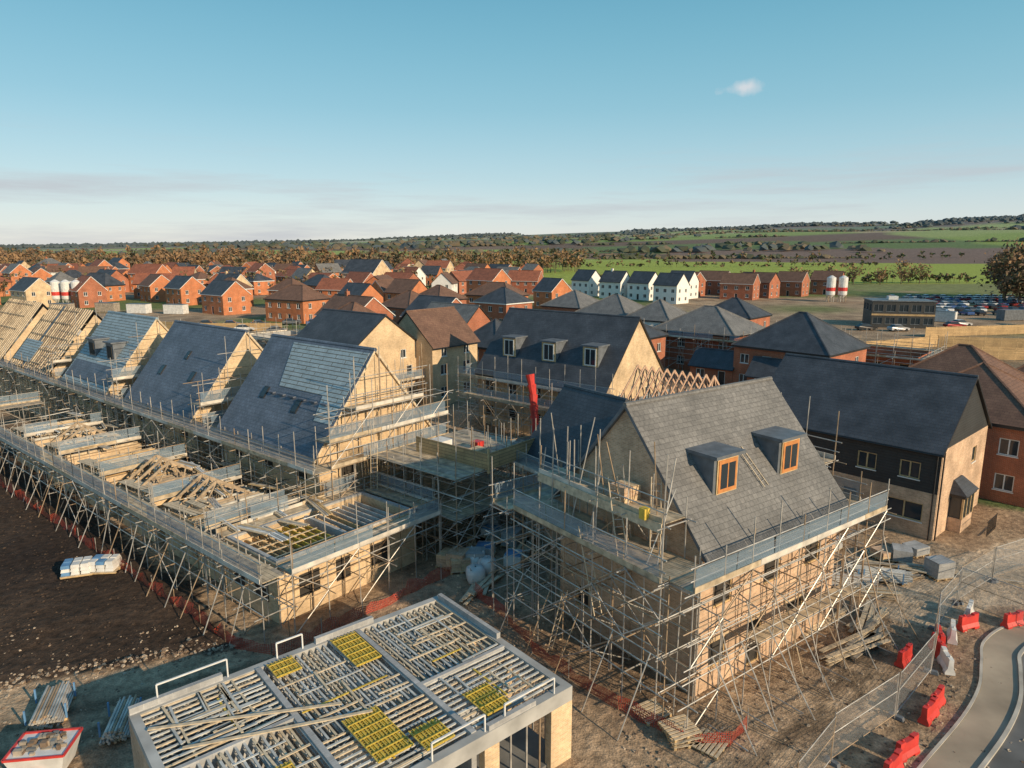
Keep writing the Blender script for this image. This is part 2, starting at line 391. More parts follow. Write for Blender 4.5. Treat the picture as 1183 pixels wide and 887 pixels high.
for k in range(3): mb.beam((2.0,-1.35+k*.24,2.45),(9.5,-1.35+k*.24,2.45),.225,.04,'board')
for i in range(5):
    y=i*2; mb.tube((-2.7,y,3.0),(-4.3,y,0),.026,'steel')
mb.obj('scaffolding',None,MA)
MA3=F(.9,41.8,-54.1)
A3=house('brick_house',MA3,5.2,6.5,5.6,9.1,'buff2','slate',ops={0:rowops(5.2,1,3.4,4.6,1.2,'v'),1:[]},fascia='lead')
mb=MB(); ring(mb,0,0,5.2,6.5,1.1,[1.6,3.3,4.9],[4.9],6.5,sides=(0,3)); mb.obj('scaffolding',None,MA3)
MT=F(7.3,50.5,-45)
mb=MB(); wb=MB()
c=[(0,0),(6.5,0),(6.5,7),(0,7)]
for i in range(4): wall(mb,wb,c[i],c[(i+1)%4],0,5.3,rowops(6.5 if i%2==0 else 7,2,3.4,4.6,1.2,'v'),'buff2')
e=empty('unfinished_brick_house',MT); mb.obj('walls',e); wb.obj('windows',e); mb=MB(); trusses(mb,0,0,6.5,7,5.4,9.0,.6,0,'timber_pink'); mb.obj('roof_trusses',e)
mb=MB(); ring(mb,0,0,6.5,7,1.1,[1.6,3.3,4.9],[4.9],6.5,sides=(0,1,3)); mb.obj('scaffolding',None,MT)
# ================================================================ B ROW
MBR=F(-11.8,40.5,-39.5)
def BF(x,y=0): return MBR@T(x,y)
HB=[(-11.5,11.5,'slate_shade_blue'),(-27,11.5,'slate_shade_blue'),(-41.5,10.5,'membrane')]
for i,(x,L,rf) in enumerate(HB):
    h=house('brick_house',BF(x),L,9.2,5.6,11.4,'buff',rf,ops={0:rowops(L,3,3.5,4.7,1.2,'v')+rowops(L,3,.9,2.1,1.2,'v'),1:[(1.6,2.8,3.4,4.6,'v'),(6.2,7.4,3.4,4.6,'v'),(1.6,2.8,.8,2,'v'),(6.2,7.4,.8,2.,'v')]},fascia='timber_pale')
    s=5.8/4.6
    mb=MB()
    n=Vector((0,-s,1)).normalized()
    if i==0:
        pts=[(4.2,2.3),(11.4,2.3),(11.4,4.45),(3.0,4.45)]
        mb.slab([Vector((a,b_,5.6+s*b_))+n*.145 for a,b_ in pts],.03,'membrane')
        pts=[(9.6,1.2),(11.4,1.2),(11.4,2.29),(9.2,2.29)]
        mb.slab([Vector((a,b_,5.6+s*b_))+n*.145 for a,b_ in pts],.03,'membrane')
        velux(mb,3.0,1.6,5.6,s,.6,.9);velux(mb,7.2,1.3,5.6,s,.6,.9)
        for k in range(6): mb.beam(Vector((3.6+k*1.2,1.95,5.6+s*1.95))+n*.2,Vector((4.2+k*1.2,1.95,5.6+s*1.95))+n*.2,.3,.1,'slate_shade_blue')
    elif i==1:
        velux(mb,3.0,1.5,5.6,s,.6,.9);velux(mb,8.2,1.5,5.6,s,.6,.9);velux(mb,5.6,2.6,5.6,s,.5,.8)
    else:
        pts=[(.2,.1),(10.3,.1),(10.3,1.2),(.2,1.2)]
        mb.slab([Vector((a,b_,5.6+s*b_))+n*.145 for a,b_ in pts],.03,'slate_shade_blue')
        for dx in(3.2,7.4):
            mb.box(dx-.8,1.5,6.9,dx+.8,3.2,9.3,'lead'); mb.box(dx-.95,1.3,9.3,dx+.95,3.5,9.42,'lead'); mb.box(dx-.5,1.44,7.9,dx+.5,1.497,9.0,'void')
    mb.obj('roof_coverings',h)
for (x0,L,sk) in ((-57.5,12,.05),(-73,12,.0)):
    mb=MB(); wb=MB()
    c=[(0,0),(L,0),(L,9.2),(0,9.2)]
    for i in range(4): wall(mb,wb,c[i],c[(i+1)%4],0,5.5,rowops(L if i%2==0 else 9.2,3,3.4,4.6,1.2,'v'),'buff')
    mb.face([(L,0,5.5),(L,9.2,5.5),(L,4.6,11)],'buff')
    mb.box(.1,.1,5.3,L-.1,9.1,5.45,'void')
    e=empty('unfinished_brick_house',BF(x0)); mb.obj('walls',e);wb.obj('windows',e)
    mb=MB()
    s=5.8/4.6; n=Vector((0,-s,1)).normalized()
    # dark sheet standing in for shaded gaps between widely spaced grey rafters and counter-battens
    mb.slab([(.1,-.3,5.6-s*.3),(L-.1,-.3,5.6-s*.3),(L-.1,4.6,11.4),(.1,4.6,11.4)],.03,'lead')
    mb.slab([(L-.1,9.5,5.6-s*.3),(.1,9.5,5.6-s*.3),(.1,4.6,11.4),(L-.1,4.6,11.4)],.03,'lead')
    k=0
    while k<=L/.62:
        x=.1+k*.62; 
        if R.random()>.06:
            mb.beam(Vector((x,-.35,5.6-s*.35))+n*.09,Vector((x,4.6,11.4))+n*.09,.10,.10,R.choice(['timber_old','timber_pale','board']))
        k+=1
    for y in (.2,1.2,2.2,3.3,4.3): mb.beam(Vector((.1,y,5.6+s*y))+n*.17,Vector((L*R.uniform(.7,1),y,5.6+s*y))+n*.17,.07,.04,'board')
    mb.slab([Vector((a,b_,5.6+s*b_))+n*.16 for a,b_ in ((.2,.1),(L*.45,.1),(L*.45,1.7),(.2,1.7))],.02,'membrane')
    mb.obj('roof_rafters',e)
mb=MB(); zs=[1.4,2.7,3.9,5.0]
sc_line(mb,(-75,-.3),(1.7,-.3),1.2,zs,[5.0],6.5,k=0)
for x in (0,-15.5,-31,-45.5):
    sc_line(mb,(x+.3,-.25),(x+.3,9.6),1.3,zs+[6.6,8.2],[5.0,6.6],8.6 if x<0 else 10,k=1,braces=(x==0))
    for t in range(5): 
        y=.6+t*2; mb.tube((x+.5,y,6),(x+.5,y,min(11.8,6.6+5.8*(1-abs(y-4.6)/4.6)+1.5)),.026,'steel')
    for z in (9.0,10.2): mb.tube((x+1.3,1.5,z),(x+1.3,8,z),.026,'steel')
sc_line(mb,(.4,1.8),(.4,7.4),1.1,[8.2],[8.2],10.8,k=2,z0=6.6,guard=False)
for x in(-11.5,-27):
    sc_line(mb,(x-.3,9.6),(x-.3,-.25),1.2,zs,[5.0],6.6,k=3)
mb.obj('scaffolding',None,MBR)
mb=MB()
xs=[1.9+1.45*i for i in range(6)]; ys=[2.6+1.45*i for i in range(7)]
zz=[.3,1.4,2.1,2.8,3.5,4.2,5.2]
for x in xs:
    for y in ys: mb.tube((x,y,0),(x+R.uniform(-.05,.05),y,6.4+R.uniform(-.3,1.2)),.026,'steel')
    for z in zz: mb.tube((x,ys[0]-.3,z),(x,ys[-1]+.3,z),.026,'steel')
for y in ys:
    for z in zz: mb.tube((xs[0]-.3,y,z+.06),(xs[-1]+.4,y,z+.06),.026,'steel')
for i in range(40):
    x=R.choice(xs);y=R.choice(ys[:-1]);z=R.choice([0,1.4,2.8]); mb.tube((x,y,z),(x,y+1.45,z+1.4),.026,'steel')
    x=R.choice(xs[:-1]);y=R.choice(ys); mb.tube((x,y,z),(x+1.45,y,z+1.4),.026,'steel')
for z in (2.85,5.25):
    for k in range(int(8.6/.24)):
        mb.beam((xs[0],ys[0]+k*.24,z+.04),(xs[-1],ys[0]+k*.24,z+.04),.225,.04,R.choice(['board','board2']))
x0,x1,y0,y1=xs[1],xs[-1]+.2,5.0,9.4
mb.box(x1,y0,5.3,x1+.04,y1,6.3,'timber_clad'); mb.box(x0,y0-.04,5.3,x1-.01,y0,6.3,'timber_clad'); mb.box(x1-.02,y0-.02,5.1,x1+.08,y0+.1,6.6,'timber_new')
ladder(mb,(2.2,2.4,2.9),(2.6,2.2,6.2))
mb.box(3.5,6,5.32,4.6,7.0,5.9,'plastic_white'); mb.box(5.6,7.6,5.32,6.2,8.2,5.8,'plastic_red'); mb.box(6.4,6.2,5.32,7.2,7.4,5.7,'buff')
mb.obj('scaffolding',None,MBR)
def shell(mb,x0,y0,x1,y1,h,t=.3,m='buff',m2='block',ops=0):
    for (a,b_,c_,d_) in ((x0,y0,x1,y0+t),(x0,y1-t,x1,y1),(x0,y0+t,x0+t,y1-t),(x1-t,y0+t,x1,y1-t)):
        mb.box(a,b_,0,c_,d_,h,m)
    mb.box(x0+.1,y0+.1,h,x1-.1,y0+t,h+.12,m2); mb.box(x0+.1,y1-t,h,x1-.1,y1-.1,h+.12,m2)
    mb.box(x1-t,y0+t,h,x1-.1,y1-t,h+.12,m2); mb.box(x0+.1,y0+t,h,x0+t,y1-t,h+.12,m2)
e=empty('unfinished_brick_house',MBR)
mb=MB(); shell(mb,1.8,-7.2,6.6,1.8,3.1); mb.box(2.1,-6.9,.05,6.3,1.5,.12,'slab')
mb.box(2.102,-2.6,0.13,6.298,-2.4,3.0,'block')
for k in range(18):
    y=-6.7+k*.45
    if abs(y+2.5)<.25: continue
    mb.beam((2.1,y,2.75),(6.3,y,2.75),.07,.22,'yellow' if 3<k<9 else R.choice(['joist_grey','timber_new']))
for k in range(5): mb.beam((2.3+k*.8,-6.8,2.9),(2.3+k*.8,-3,2.9),.09,.03,'timber_pale')
for (a,b_) in ((2.6,3.6),(4.6,5.8)): mb.box(a,-7.215,.9,b_,-7.203,2.1,'void')
for (a,b_) in ((-6,-4.8),(-3.8,-2.9),(-1.5,-.3)): mb.box(6.603,a,.9,6.615,b_,2.1,'void')
mb.obj('walls',e)
mb=MB()
mb.box(-1.9,-6.9,0,1.75,-.8,2.6,'buff')
for k in range(9): mb.beam((-1.8,-6.7+k*.65,2.68),(1.7,-6.7+k*.65,2.68),.55,.05,R.choice(['board','board2','joist_grey']))
for (x0,L,tl) in ((-6.2,4.0,1.8),(-12.5,5,2.0),(-19.5,5,0),(-26.5,5,1.6),(-34,5.5,0)):
    mb.box(x0,-6.8,0,x0+L,-6.5,2.7,'buff');mb.box(x0,-1.9,0,x0+L,-1.6,2.7,'buff');mb.box(x0,-6.5,0,x0+.3,-1.9,2.7,'buff');mb.box(x0+L-.3,-6.5,0,x0+L,-1.9,2.7,'buff')
    mb.box(x0+.3,-6.5,.02,x0+L-.3,-1.9,.1,'slab')
    for k in range(int(L/.4)): mb.beam((x0+.2+k*.4,-6.7,2.76),(x0+.2+k*.4,-1.7,2.76),.07,.16,R.choice(['joist_grey','timber_pale','timber_new','board2']))
    if tl: trusses(mb,x0+.3,-6.4,tl,4.0,2.9,4.2,.9,0,'timber_old')
    if L-tl>2.5 and tl: mb.slab([(x0+tl+.5,-6.3,2.9),(x0+L-.2,-6.3,2.9),(x0+L-.2,-4.0,2.9),(x0+tl+.5,-4.0,2.9)],.03,R.choice(['lead','board2']))
    for k in range(4):
        mb.beam((x0+.2,-6.8+k*.2,2.98),(x0+L-.3,-6.5+k*.3,3.05),.2,.05,'timber_pale')
mb.obj('unit_walls_and_joists',e)
mb=MB(); zs=[1.6,3.1]
sc_line(mb,(-42,-7.5),(7.9,-7.5),1.25,zs,[3.1],4.7,k=0)
sc_line(mb,(6.9,-7.3),(6.9,2.3),1.2,zs,[3.1],4.6,k=1)
sc_line(mb,(6.8,2.1),(1.6,2.1),1.0,zs,[3.1],4.6,k=2)
sc_line(mb,(1.7,2.0),(1.7,-7.2),.7,zs,[3.1],4.4,k=3)
for x in (-5.4,-12,-19.5,-27,-34.6):
    sc_line(mb,(x+4.6,-7.3),(x+4.6,-1.5),.9,zs,[3.1],4.5,k=1,braces=False)
sc_line(mb,(-42,-2),(-42,-7.4),1.2,zs,[3.1],4.5,k=3)
sc_line(mb,(-42,-7.5),(-52,-7.5),1.2,zs,[3.1],4.5,k=3)
sc_line(mb,(-5,-1.4),(-40,-1.4),.6,zs,[],4.4,k=2,guard=False)
for i in range(26):
    x=-41+i*1.9; mb.tube((x,-8.8,2.6),(x+R.uniform(-.3,.3),-9.6-R.random()*.6,0),.026,'steel')
mb.obj('scaffolding',None,MBR)
mb=MB()
for i in range(44):
    x=R.uniform(-38,4);y=R.uniform(-6.4,-1.2);l=R.uniform(1.5,3.6);a=R.uniform(-.3,.3)+(1.57 if R.random()<.3 else 0)
    z=3.2+R.random()*.2
    for k in range(R.randint(2,5)): mb.beam((x,y+k*.14,z),(x+l*math.cos(a),y+k*.14+l*math.sin(a),z),.1,.05,R.choice(['timber_new','timber_pale','steel','plastic_white']))
mb.obj('timber_stack',None,MBR)
# ================================================================ BLOCK C
MC=F(-7.3,13.9,40)
e=empty('unfinished_brick_house',MC)
L,W=12.3,8.4; h=2.62
mb=MB()
mb.box(.2,.2,.02,L-.2,W-.2,.12,'slab')
wbx=MB()
c=[(0,0),(L,0),(L,W),(0,W)]
wall(mb,wbx,c[2],c[3],0,h,[(2,3.2,.9,2.1,'v'),(8,9.2,.9,2.1,'v')],'buff2');wall(mb,wbx,c[3],c[0],0,h,[(3,4.2,.9,2.1,'v')],'buff2')
t=.3
for (a,b_) in ((0,1.0),(2.4,3.6),(5.4,6.6),(8.4,9.0),(11.3,L)):
    mb.box(a,0,.0,b_,t-.004,h-.3,'buff')
mb.box(0,0.003,h-.3+.002,L,t-.006,h-.002,'concrete')
for (a,b_) in ((0+t,.9),(3.3,4.4),(5.6,W)):
    mb.box(L-t+.004,a,.0,L,b_,h-.3,'buff')
mb.box(L-t+.006,t,h-.298,L-.003,W,h-.002,'concrete')
for (a,b_,hh) in ((1.0,2.4,.9),(6.6,8.4,.9)): mb.box(a,0.01,0,b_,t-.01,hh,'buff')
for (a,b_,c_,d_) in ((t,W-t,L-t,W-.13),(.13,.13,t,W-.13)):
    mb.box(a,b_,.1,c_,d_,h-.01,'block')
for (a,b_,c_,d_) in ((0,0,L,t),(0,W-t,L,W),(0,t,t,W-t),(L-t,t,L,W-t)):
    mb.box(a,b_,h,c_,d_,h+.26,'concrete')
for (a,b_,c_,d_,z) in ((0.02,W-.2,3.0,W-.02,.5),(6.5,W-.2,9.0,W-.02,.5),(L-.2,4.0,L-.02,W-.3,.5),(8.6,.02,10.6,.2,.45)):
    mb.box(a,b_,h+.262,c_,d_,h+z,'block')
for (a,b_,c_,d_) in ((4.1,t,4.3,W-t),(8.1,t,8.3,W-t),(t,4.6,4.1,4.75),(8.3,3.4,L-t,3.55)):
    mb.box(a,b_,.12,c_,d_,h+.3,'block')
mb.obj('walls',e); wbx.obj('openings',e)
mb=MB()
def joists(x0,y0,x1,y1,ax,sp=.27):
    z=h+.1
    n=int(((y1-y0) if ax=='x' else (x1-x0))/sp)
    for i in range(n+1):
        q=(y0 if ax=='x' else x0)+((y1-y0) if ax=='x' else (x1-x0))*i/n
        A_=(x0,q) if ax=='x' else (q,y0); B_=(x1,q) if ax=='x' else (q,y1)
        m=R.choice(['timber_pale','joist_grey','joist_grey'])
        mb.beam((*A_,z+.1),(*B_,z+.1),.075,.045,m); mb.beam((*A_,z-.12),(*B_,z-.12),.075,.045,m)
        ln=math.hypot(B_[0]-A_[0],B_[1]-A_[1]); k=max(1,int(ln/.5))
        for j in range(k):
            pa=Vector((*A_,z-.11)).lerp(Vector((*B_,z-.11)),j/k);pc=Vector((*A_,z-.11)).lerp(Vector((*B_,z-.11)),(j+1)/k);pm=(pa+pc)/2+Z*.2
            mb.beam(pa,pm,.03,.02,'joist_grey');mb.beam(pm,pc,.03,.02,'joist_grey')
    m_=int(((x1-x0) if ax=='x' else (y1-y0))/.75)
    for i in range(1,m_):
        if R.random()<.25: continue
        q=(x0 if ax=='x' else y0)+((x1-x0) if ax=='x' else (y1-y0))*(i+R.uniform(-.15,.15))/m_
        lo=R.uniform(0,.3);hi=R.uniform(.6,1)
        if ax=='x': mb.beam((q,y0+(y1-y0)*lo,z+.137),(q,y0+(y1-y0)*hi,z+.137),.07,.025,R.choice(['timber_pale','joist_grey','yellow']))
        else: mb.beam((x0+(x1-x0)*lo,q,z+.137),(x0+(x1-x0)*hi,q,z+.137),.07,.025,R.choice(['timber_pale','joist_grey','yellow']))
joists(t,t,4.1,4.6,'y');joists(t,4.75,4.1,W-t,'x')
joists(4.3,t,8.1,3.0,'x');joists(4.3,3.0,8.1,W-t,'y')
joists(8.3,t,L-t,3.4,'x');joists(8.3,3.55,L-t,W-t,'y')
for i in range(70):
    zone=R.choice([(.4,.4,4,4.5),(.4,4.8,4,8),(4.4,.5,8,8),(8.4,3.6,11.9,8),(8.4,.4,11.9,3.3)])
    x=R.uniform(zone[0],zone[2]-.8);y=R.uniform(zone[1],zone[3]-.8)
    if R.random()<.5: mb.beam((x,y,h+.27),(min(x+R.uniform(1,2.4),zone[2]),y+R.uniform(-.1,.1),h+.27),.08,.03,R.choice(['timber_pale','joist_grey']))
    else: mb.beam((x,y,h+.275),(x+R.uniform(-.1,.1),min(y+R.uniform(1,2.4),zone[3]),h+.275),.08,.03,R.choice(['timber_pale','joist_grey']))
for (x0,y0,x1,y1) in ((5.2,1.0,6.4,3.4),(7.0,5.8,8.0,8.0),(2.0,.6,3.2,2.8),(4.5,7.0,5.4,8.0),(9.0,.6,10,2.0),(6.6,.5,7.6,1.6)):
    mb.slab([(x0,y0,h+.30),(x1,y0,h+.30),(x1,y1,h+.30),(x0,y1,h+.30)],.02,'yellow_mesh')
    n=int((x1-x0)/.13)
    for i in range(n+1): mb.beam((x0+(x1-x0)*i/n,y0,h+.34),(x0+(x1-x0)*i/n,y1,h+.34),.045,.03,'yellow')
    for i in range(int((y1-y0)/.4)+1): mb.beam((x0,y0+i*.4,h+.37),(x1,y0+i*.4,h+.37),.04,.02,'yellow')
mb.beam((.3,7.0,h+.34),(5.6,4.2,h+.36),.12,.04,'timber_pale'); mb.beam((.9,5.4,h+.34),(6.2,3.2,h+.36),.12,.04,'timber_pale')
mb.obj('floor_joists',e)
mb=MB()
def edgerail(p,q,hh=1.0):
    p=Vector((*p,h+.26));q=Vector((*q,h+.26)); n=max(1,int((q-p).length/2.2))
    for i in range(n+1):
        a=p.lerp(q,i/n); mb.beam(a,a+Z*hh,.05,.05,'plastic_white')
    mb.beam(p+Z*hh,q+Z*hh,.06,.05,'plastic_white')
edgerail((.9,W-.1),(3.2,W-.1),.7); edgerail((5.0,W-.1),(6.0,W-.1),.6); edgerail((9.3,.1),(11.5,.1),.6); edgerail((6.5,.12),(8.5,.12),.6)
for x in (1.2,1.9,2.6,4.8,5.2): mb.tube((L-.15,x,.1),(L-.15,x,2.35),.04,'steel')
for x in (1.4,2.0,4.2,4.9,9.6,10.3,10.9): mb.tube((x,.15,.1),(x,.15,2.35),.04,'steel')
mb.obj('edge_rails',e)
# ================================================================ HOUSE D
MD=F(-3.5,70.5,-40)
opsD={0:rowops(15.3,5,3.5,4.7,1.1,'w')+rowops(15.3,5,.9,2.1,1.1,'v'),1:[(2,3,3.5,4.7,'w'),(7,8,3.5,4.7,'w')]}
D=house('brick_house',MD,15.6,10.5,5.6,11.4,'buff','slate',ops=opsD,over=.4)
mb=MB(); s=5.8/5.25
for dx in(3.2,8.2,13.0):
    w=.85;y0=1.2;zt=9.0; 
    yb=(zt-5.6)/s; zr=5.6+s*y0
    for sx in(-1,1):
        x=dx+sx*w; pts=[(x,y0,zr-.1),(x,yb,zt),(x,y0,zt)]; mb.face(pts if sx<0 else pts[::-1],'lead')
    mb.face([(dx-w,y0,zr-.2),(dx+w,y0,zr-.2),(dx+w,y0,zt),(dx-w,y0,zt)],'timber_new')
    mb.box(dx-w-.12,y0-.2,zt,dx+w+.12,yb+.2,zt+.14,'lead')
    mb.box(dx-.62,y0-.05,zr+.3,dx+.62,y0-.005,zt-.15,'white_trim'); mb.box(dx-.52,y0-.06,zr+.4,dx-.04,y0-.052,zt-.25,'glass'); mb.box(dx+.04,y0-.06,zr+.4,dx+.52,y0-.052,zt-.25,'glass')
addpart(D,mb,'dormers')
mb=MB(); ring(mb,0,0,15.6,10.5,1.2,[1.7,3.4,5.0],[5.0],6.8,sides=(0,3))
sc_line(mb,(0,-1.7),(15,-1.7),1.2,[1.7,3.4],[3.4],5.2,k=1)
sc_line(mb,(15.9,0),(15.9,10),1.2,[1.7,3.4],[3.4],5,k=1)
mb.obj('scaffolding',None,MD)
mb=MB()
pp=[Vector((1.6,61.0,6.8)),Vector((1.9,60.7,5)),Vector((2.0,60.2,3.2)),Vector((2.1,59.6,1.8)),Vector((2.5,58.9,.5))]
for i in range(4):
    for k in range(2):
        a=pp[i].lerp(pp[i+1],k/2);b_=pp[i].lerp(pp[i+1],k/2+.5); mb.tube(a,b_,.42,'plastic_red',10,.3)
mb.obj('rubbish_chute')
# ================================================================ HOUSE E
er=Vector((math.cos(math.radians(132)),math.sin(math.radians(132))))
E0=Vector((26.2,40.5))+er*12.5
ME=F(E0.x,E0.y,-48)
opsE={0:[(7.6,8.8,3.7,4.8,'b'),(10.2,11.4,3.7,4.8,'b'),(3.0,4.2,3.7,4.8,'b'),(9.6,11.8,1.0,2.2,'b'),(6.8,7.8,.05,2.2,'d'),(3.0,4.2,1,2.2,'b')],1:[(6.4,7.3,3.7,4.8,'b')],2:[],3:[]}
E=house('brick_house',ME,12.5,9.4,5.8,9.7,'buff2','slate',ops=opsE,upper=(3.0,'cladding',(0,3)),trim='timber_new',fascia='black_trim',gable_mat='cladding')
mb=MB()
x=12.5; mb.box(x+.003,2.6,0,x+.8,4.8,.9,'buff2'); mb.box(x+.003,2.7,.902,x+.75,4.7,2.3,'glass')
for y in(2.6,3.3,4.05,4.72): mb.box(x+.7,y,.905,x+.82,y+.09,2.3,'timber_new')
mb.box(x+.003,2.5,2.302,x+.9,4.9,2.5,'black_trim')
mb.hexa([(x+.003,2.45,2.505),(x+1.0,2.45,2.505),(x+1.0,4.95,2.505),(x+.003,4.95,2.505)],[(x+.003,2.9,3.3),(x+.1,2.9,3.3),(x+.1,4.5,3.3),(x+.003,4.5,3.3)],'slate')
mb.tube((x+.1,.15,0),(x+.1,.15,5.7),.05,'black_trim',6); mb.tube((x-.2,-.1,0),(x-.2,-.1,5.7),.05,'black_trim',6)
addpart(E,mb,'bay_window')
mb=MB()
for i in range(12): mb.beam((14.6,3.2+i*.18,0),(14.6,3.2+i*.18,1.0),.025,.025,'black_trim')
mb.beam((14.6,3.1,1.0),(14.6,5.3,1.0),.04,.04,'black_trim'); mb.beam((14.6,3.1,.15),(14.6,5.3,.15),.04,.04,'black_trim'); mb.obj('metal_railing',None,ME)
house('brick_house',F(29.5,53.3,-48),10,10,5.6,9.2,'red','tile_brown','hip')
house('brick_house',F(33,62,-48),11,10,5.4,9.4,'red','tile_brown','hip')
house('brick_house',F(43,62,-48),11,9,5.4,9.0,'red','tile_brown','hip')
house('brick_house',F(54,58,-48),11,9,5.4,9.0,'red','tile_brown','gable')
house('brick_house',F(28.5,88,-48),12,11,5.6,9.9,'red','slate','hip')
for (x,y,L,W,hr,wm,rm) in ((30,105,13,11,9.2,'red','slate_grey'),(26,122,9,9,9,'render_white','slate_grey'),(20,134,11,10,9,'red','slate_grey'),(13.5,149,10,10,9,'red','slate_grey'),(41,128,10,9,8.8,'red','slate'),(17,98,7,7,8,'red','slate')):
    M_=F(x,y,-42)@T(-L/2,-W/2); house('brick_house',M_,L,W,5.6,hr,wm,rm,'hip')
MX=F(30,105,-42)@T(-6.5,-5.5)
mb=MB(); ring(mb,0,0,13,11,1.2,[1.7,3.4,5.0],[5.0],6.3,sides=(0,1,3),r=.035,bay=2.4); mb.obj('scaffolding',None,MX)
house('brick_house',F(24,92,-42),6,4,2.6,4.4,'red','slate','gable'); house('brick_house',F(29,84,-42),6,4,2.6,4.4,'red','slate','gable')
eb=Vector((math.cos(math.radians(140.5)),math.sin(math.radians(140.5))))
F0=Vector((-17,71.5))+eb*11
MF=F(F0.x,F0.y,-39.5)
house('brick_house',MF,11,10,7,10.6,'buff','slate',ops={0:rowops(11,3,4.4,5.6),1:rowops(10,3,1,2.2,.9)+rowops(10,3,3.6,4.8,.9)+rowops(10,2,5.7,6.7,.8)})
mb=MB(); ring(mb,0,0,11,10,1.2,[1.7,3.4],[3.4],5.2,sides=(0,1),r=.03); mb.obj('scaffolding',None,MF)
house('brick_house',F(-13.2,80.5,50.5)@T(0,-5.5),7.5,8,7,10.6,'buff','tile_brown',ops={0:rowops(7.5,2,1,2.2)+rowops(7.5,2,3.6,4.8)+rowops(7.5,2,5.7,6.7,.9),1:rowops(8,2,3.6,4.8)})
house('brick_house',F(-8.5,103,-42)@T(-5,-4.5),10,9,5.5,9.6,'red','slate_grey','gable')
house('brick_house',F(-1.5,92,-42)@T(-4,-4),7,7,5.2,8.6,'red','slate','hip')
for (x,y,a,l,w_) in ((-62,108,-40,14,8),(-84,122,-40,12,8),(-45,118,-40,10,8),(48,100,-42,10,8)):
    mb=MB(); wb=MB(); c=[(0,0),(l,0),(l,w_),(0,w_)]
    for i in range(4): wall(mb,wb,c[i],c[(i+1)%4],0,3.2,rowops(l if i%2==0 else w_,3,.9,2.1,1.2,'v'),'block' if x<0 else 'red')
    e=empty('unfinished_brick_house',F(x,y,a)); mb.obj('walls',e); wb.obj('openings',e)
    mb=MB(); ring(mb,0,0,l,w_,1.2,[1.5,3.0],[3.0],5.4,r=.035,bay=2.2,guard=False); mb.obj('scaffolding',None,F(x,y,a))
# ================================================================ estate behind
placed=[]
def H2(x,y,a,L,W,wm,rm,st,he=5.4,hr=8.8):
    placed.append((x,y)); house('brick_house' if 'white' not in wm else 'rendered_house',F(x,y,a)@T(-L/2,-W/2),L,W,he,hr,wm,rm,st,single=True,fascia='white_trim' if R.random()<.5 else 'black_trim',chim=R.random()<.15)
for a in ((-120,236,-42,9,8,'orange','tile_brown','gable'),(-104,222,-38,10,8,'orange','slate','gable'),(-79,192,-38,11,8,'orange','slate','gable'),(-53,172,-30,13,9,'orange','tile_brown','hip'),(-39,178,-40,9,8,'orange','slate','gable'),
 (-86,214,-38,10,8,'orange','tile_brown','hip'),(-66,208,-30,10,8,'orange','tile_brown','hip'),(-30,200,-38,10,8,'orange','tile_brown','gable'),(-4,186,-35,14,9,'orange','tile_brown','hip'),(12,207,-50,8,8,'orange','slate','gable'),(-22,150,-42,10,9,'red','tile_brown','hip'),(-14,130,-42,10,9,'red','slate','gable'),(-30,132,-42,12,9,'red','tile_brown','gable'),
 (-27,118,-42,9,8,'buff','tile_brown','hip'),(-58,280,-30,16,11,'buff','slate','gable',8,13),(-2,162,-42,10,9,'red','slate','hip'),(-18,172,-42,10,9,'red','tile_brown','hip')): H2(*a)
for (x,y) in((28,262),(37,250),(46,243),(52,228),(61,250)): H2(x,y,-48+R.uniform(-6,6),9,7,'render_white','slate','gable',6,9.5)
for (x,y) in((66,262),(78,270),(90,255),(105,262),(122,270),(80,245)): H2(x,y,-42+R.uniform(-10,10),R.uniform(9,13),8,'red',R.choice(['tile_red','tile_brown']),'gable',5.6,8.8)
y=214
while y<460:
    x=-.8*y
    while x<(.02*y if y<330 else .12*y-30):
        xx=x+R.uniform(-7,7);yy=y+R.uniform(-9,9)
        if all((xx-a)**2+(yy-b_)**2>190 for a,b_ in placed) and R.random()<.80:
            k=R.random(); hr=R.uniform(7.6,9.4); he=5.2
            if k<.10: he,hr=7.6,11
            H2(xx,yy,R.choice([-42,-42,-35,48,10,-20,80]),R.uniform(7.5,15),R.uniform(7,9),R.choice(['orange','orange','orange','red','buff','render_white' if R.random()<.4 else 'red']),R.choice(['tile_brown','tile_red','slate','slate','tile_red','slate_grey']),R.choice(['gable','gable','hip']),he,hr)
        x+=15+y*.012
    y+=21
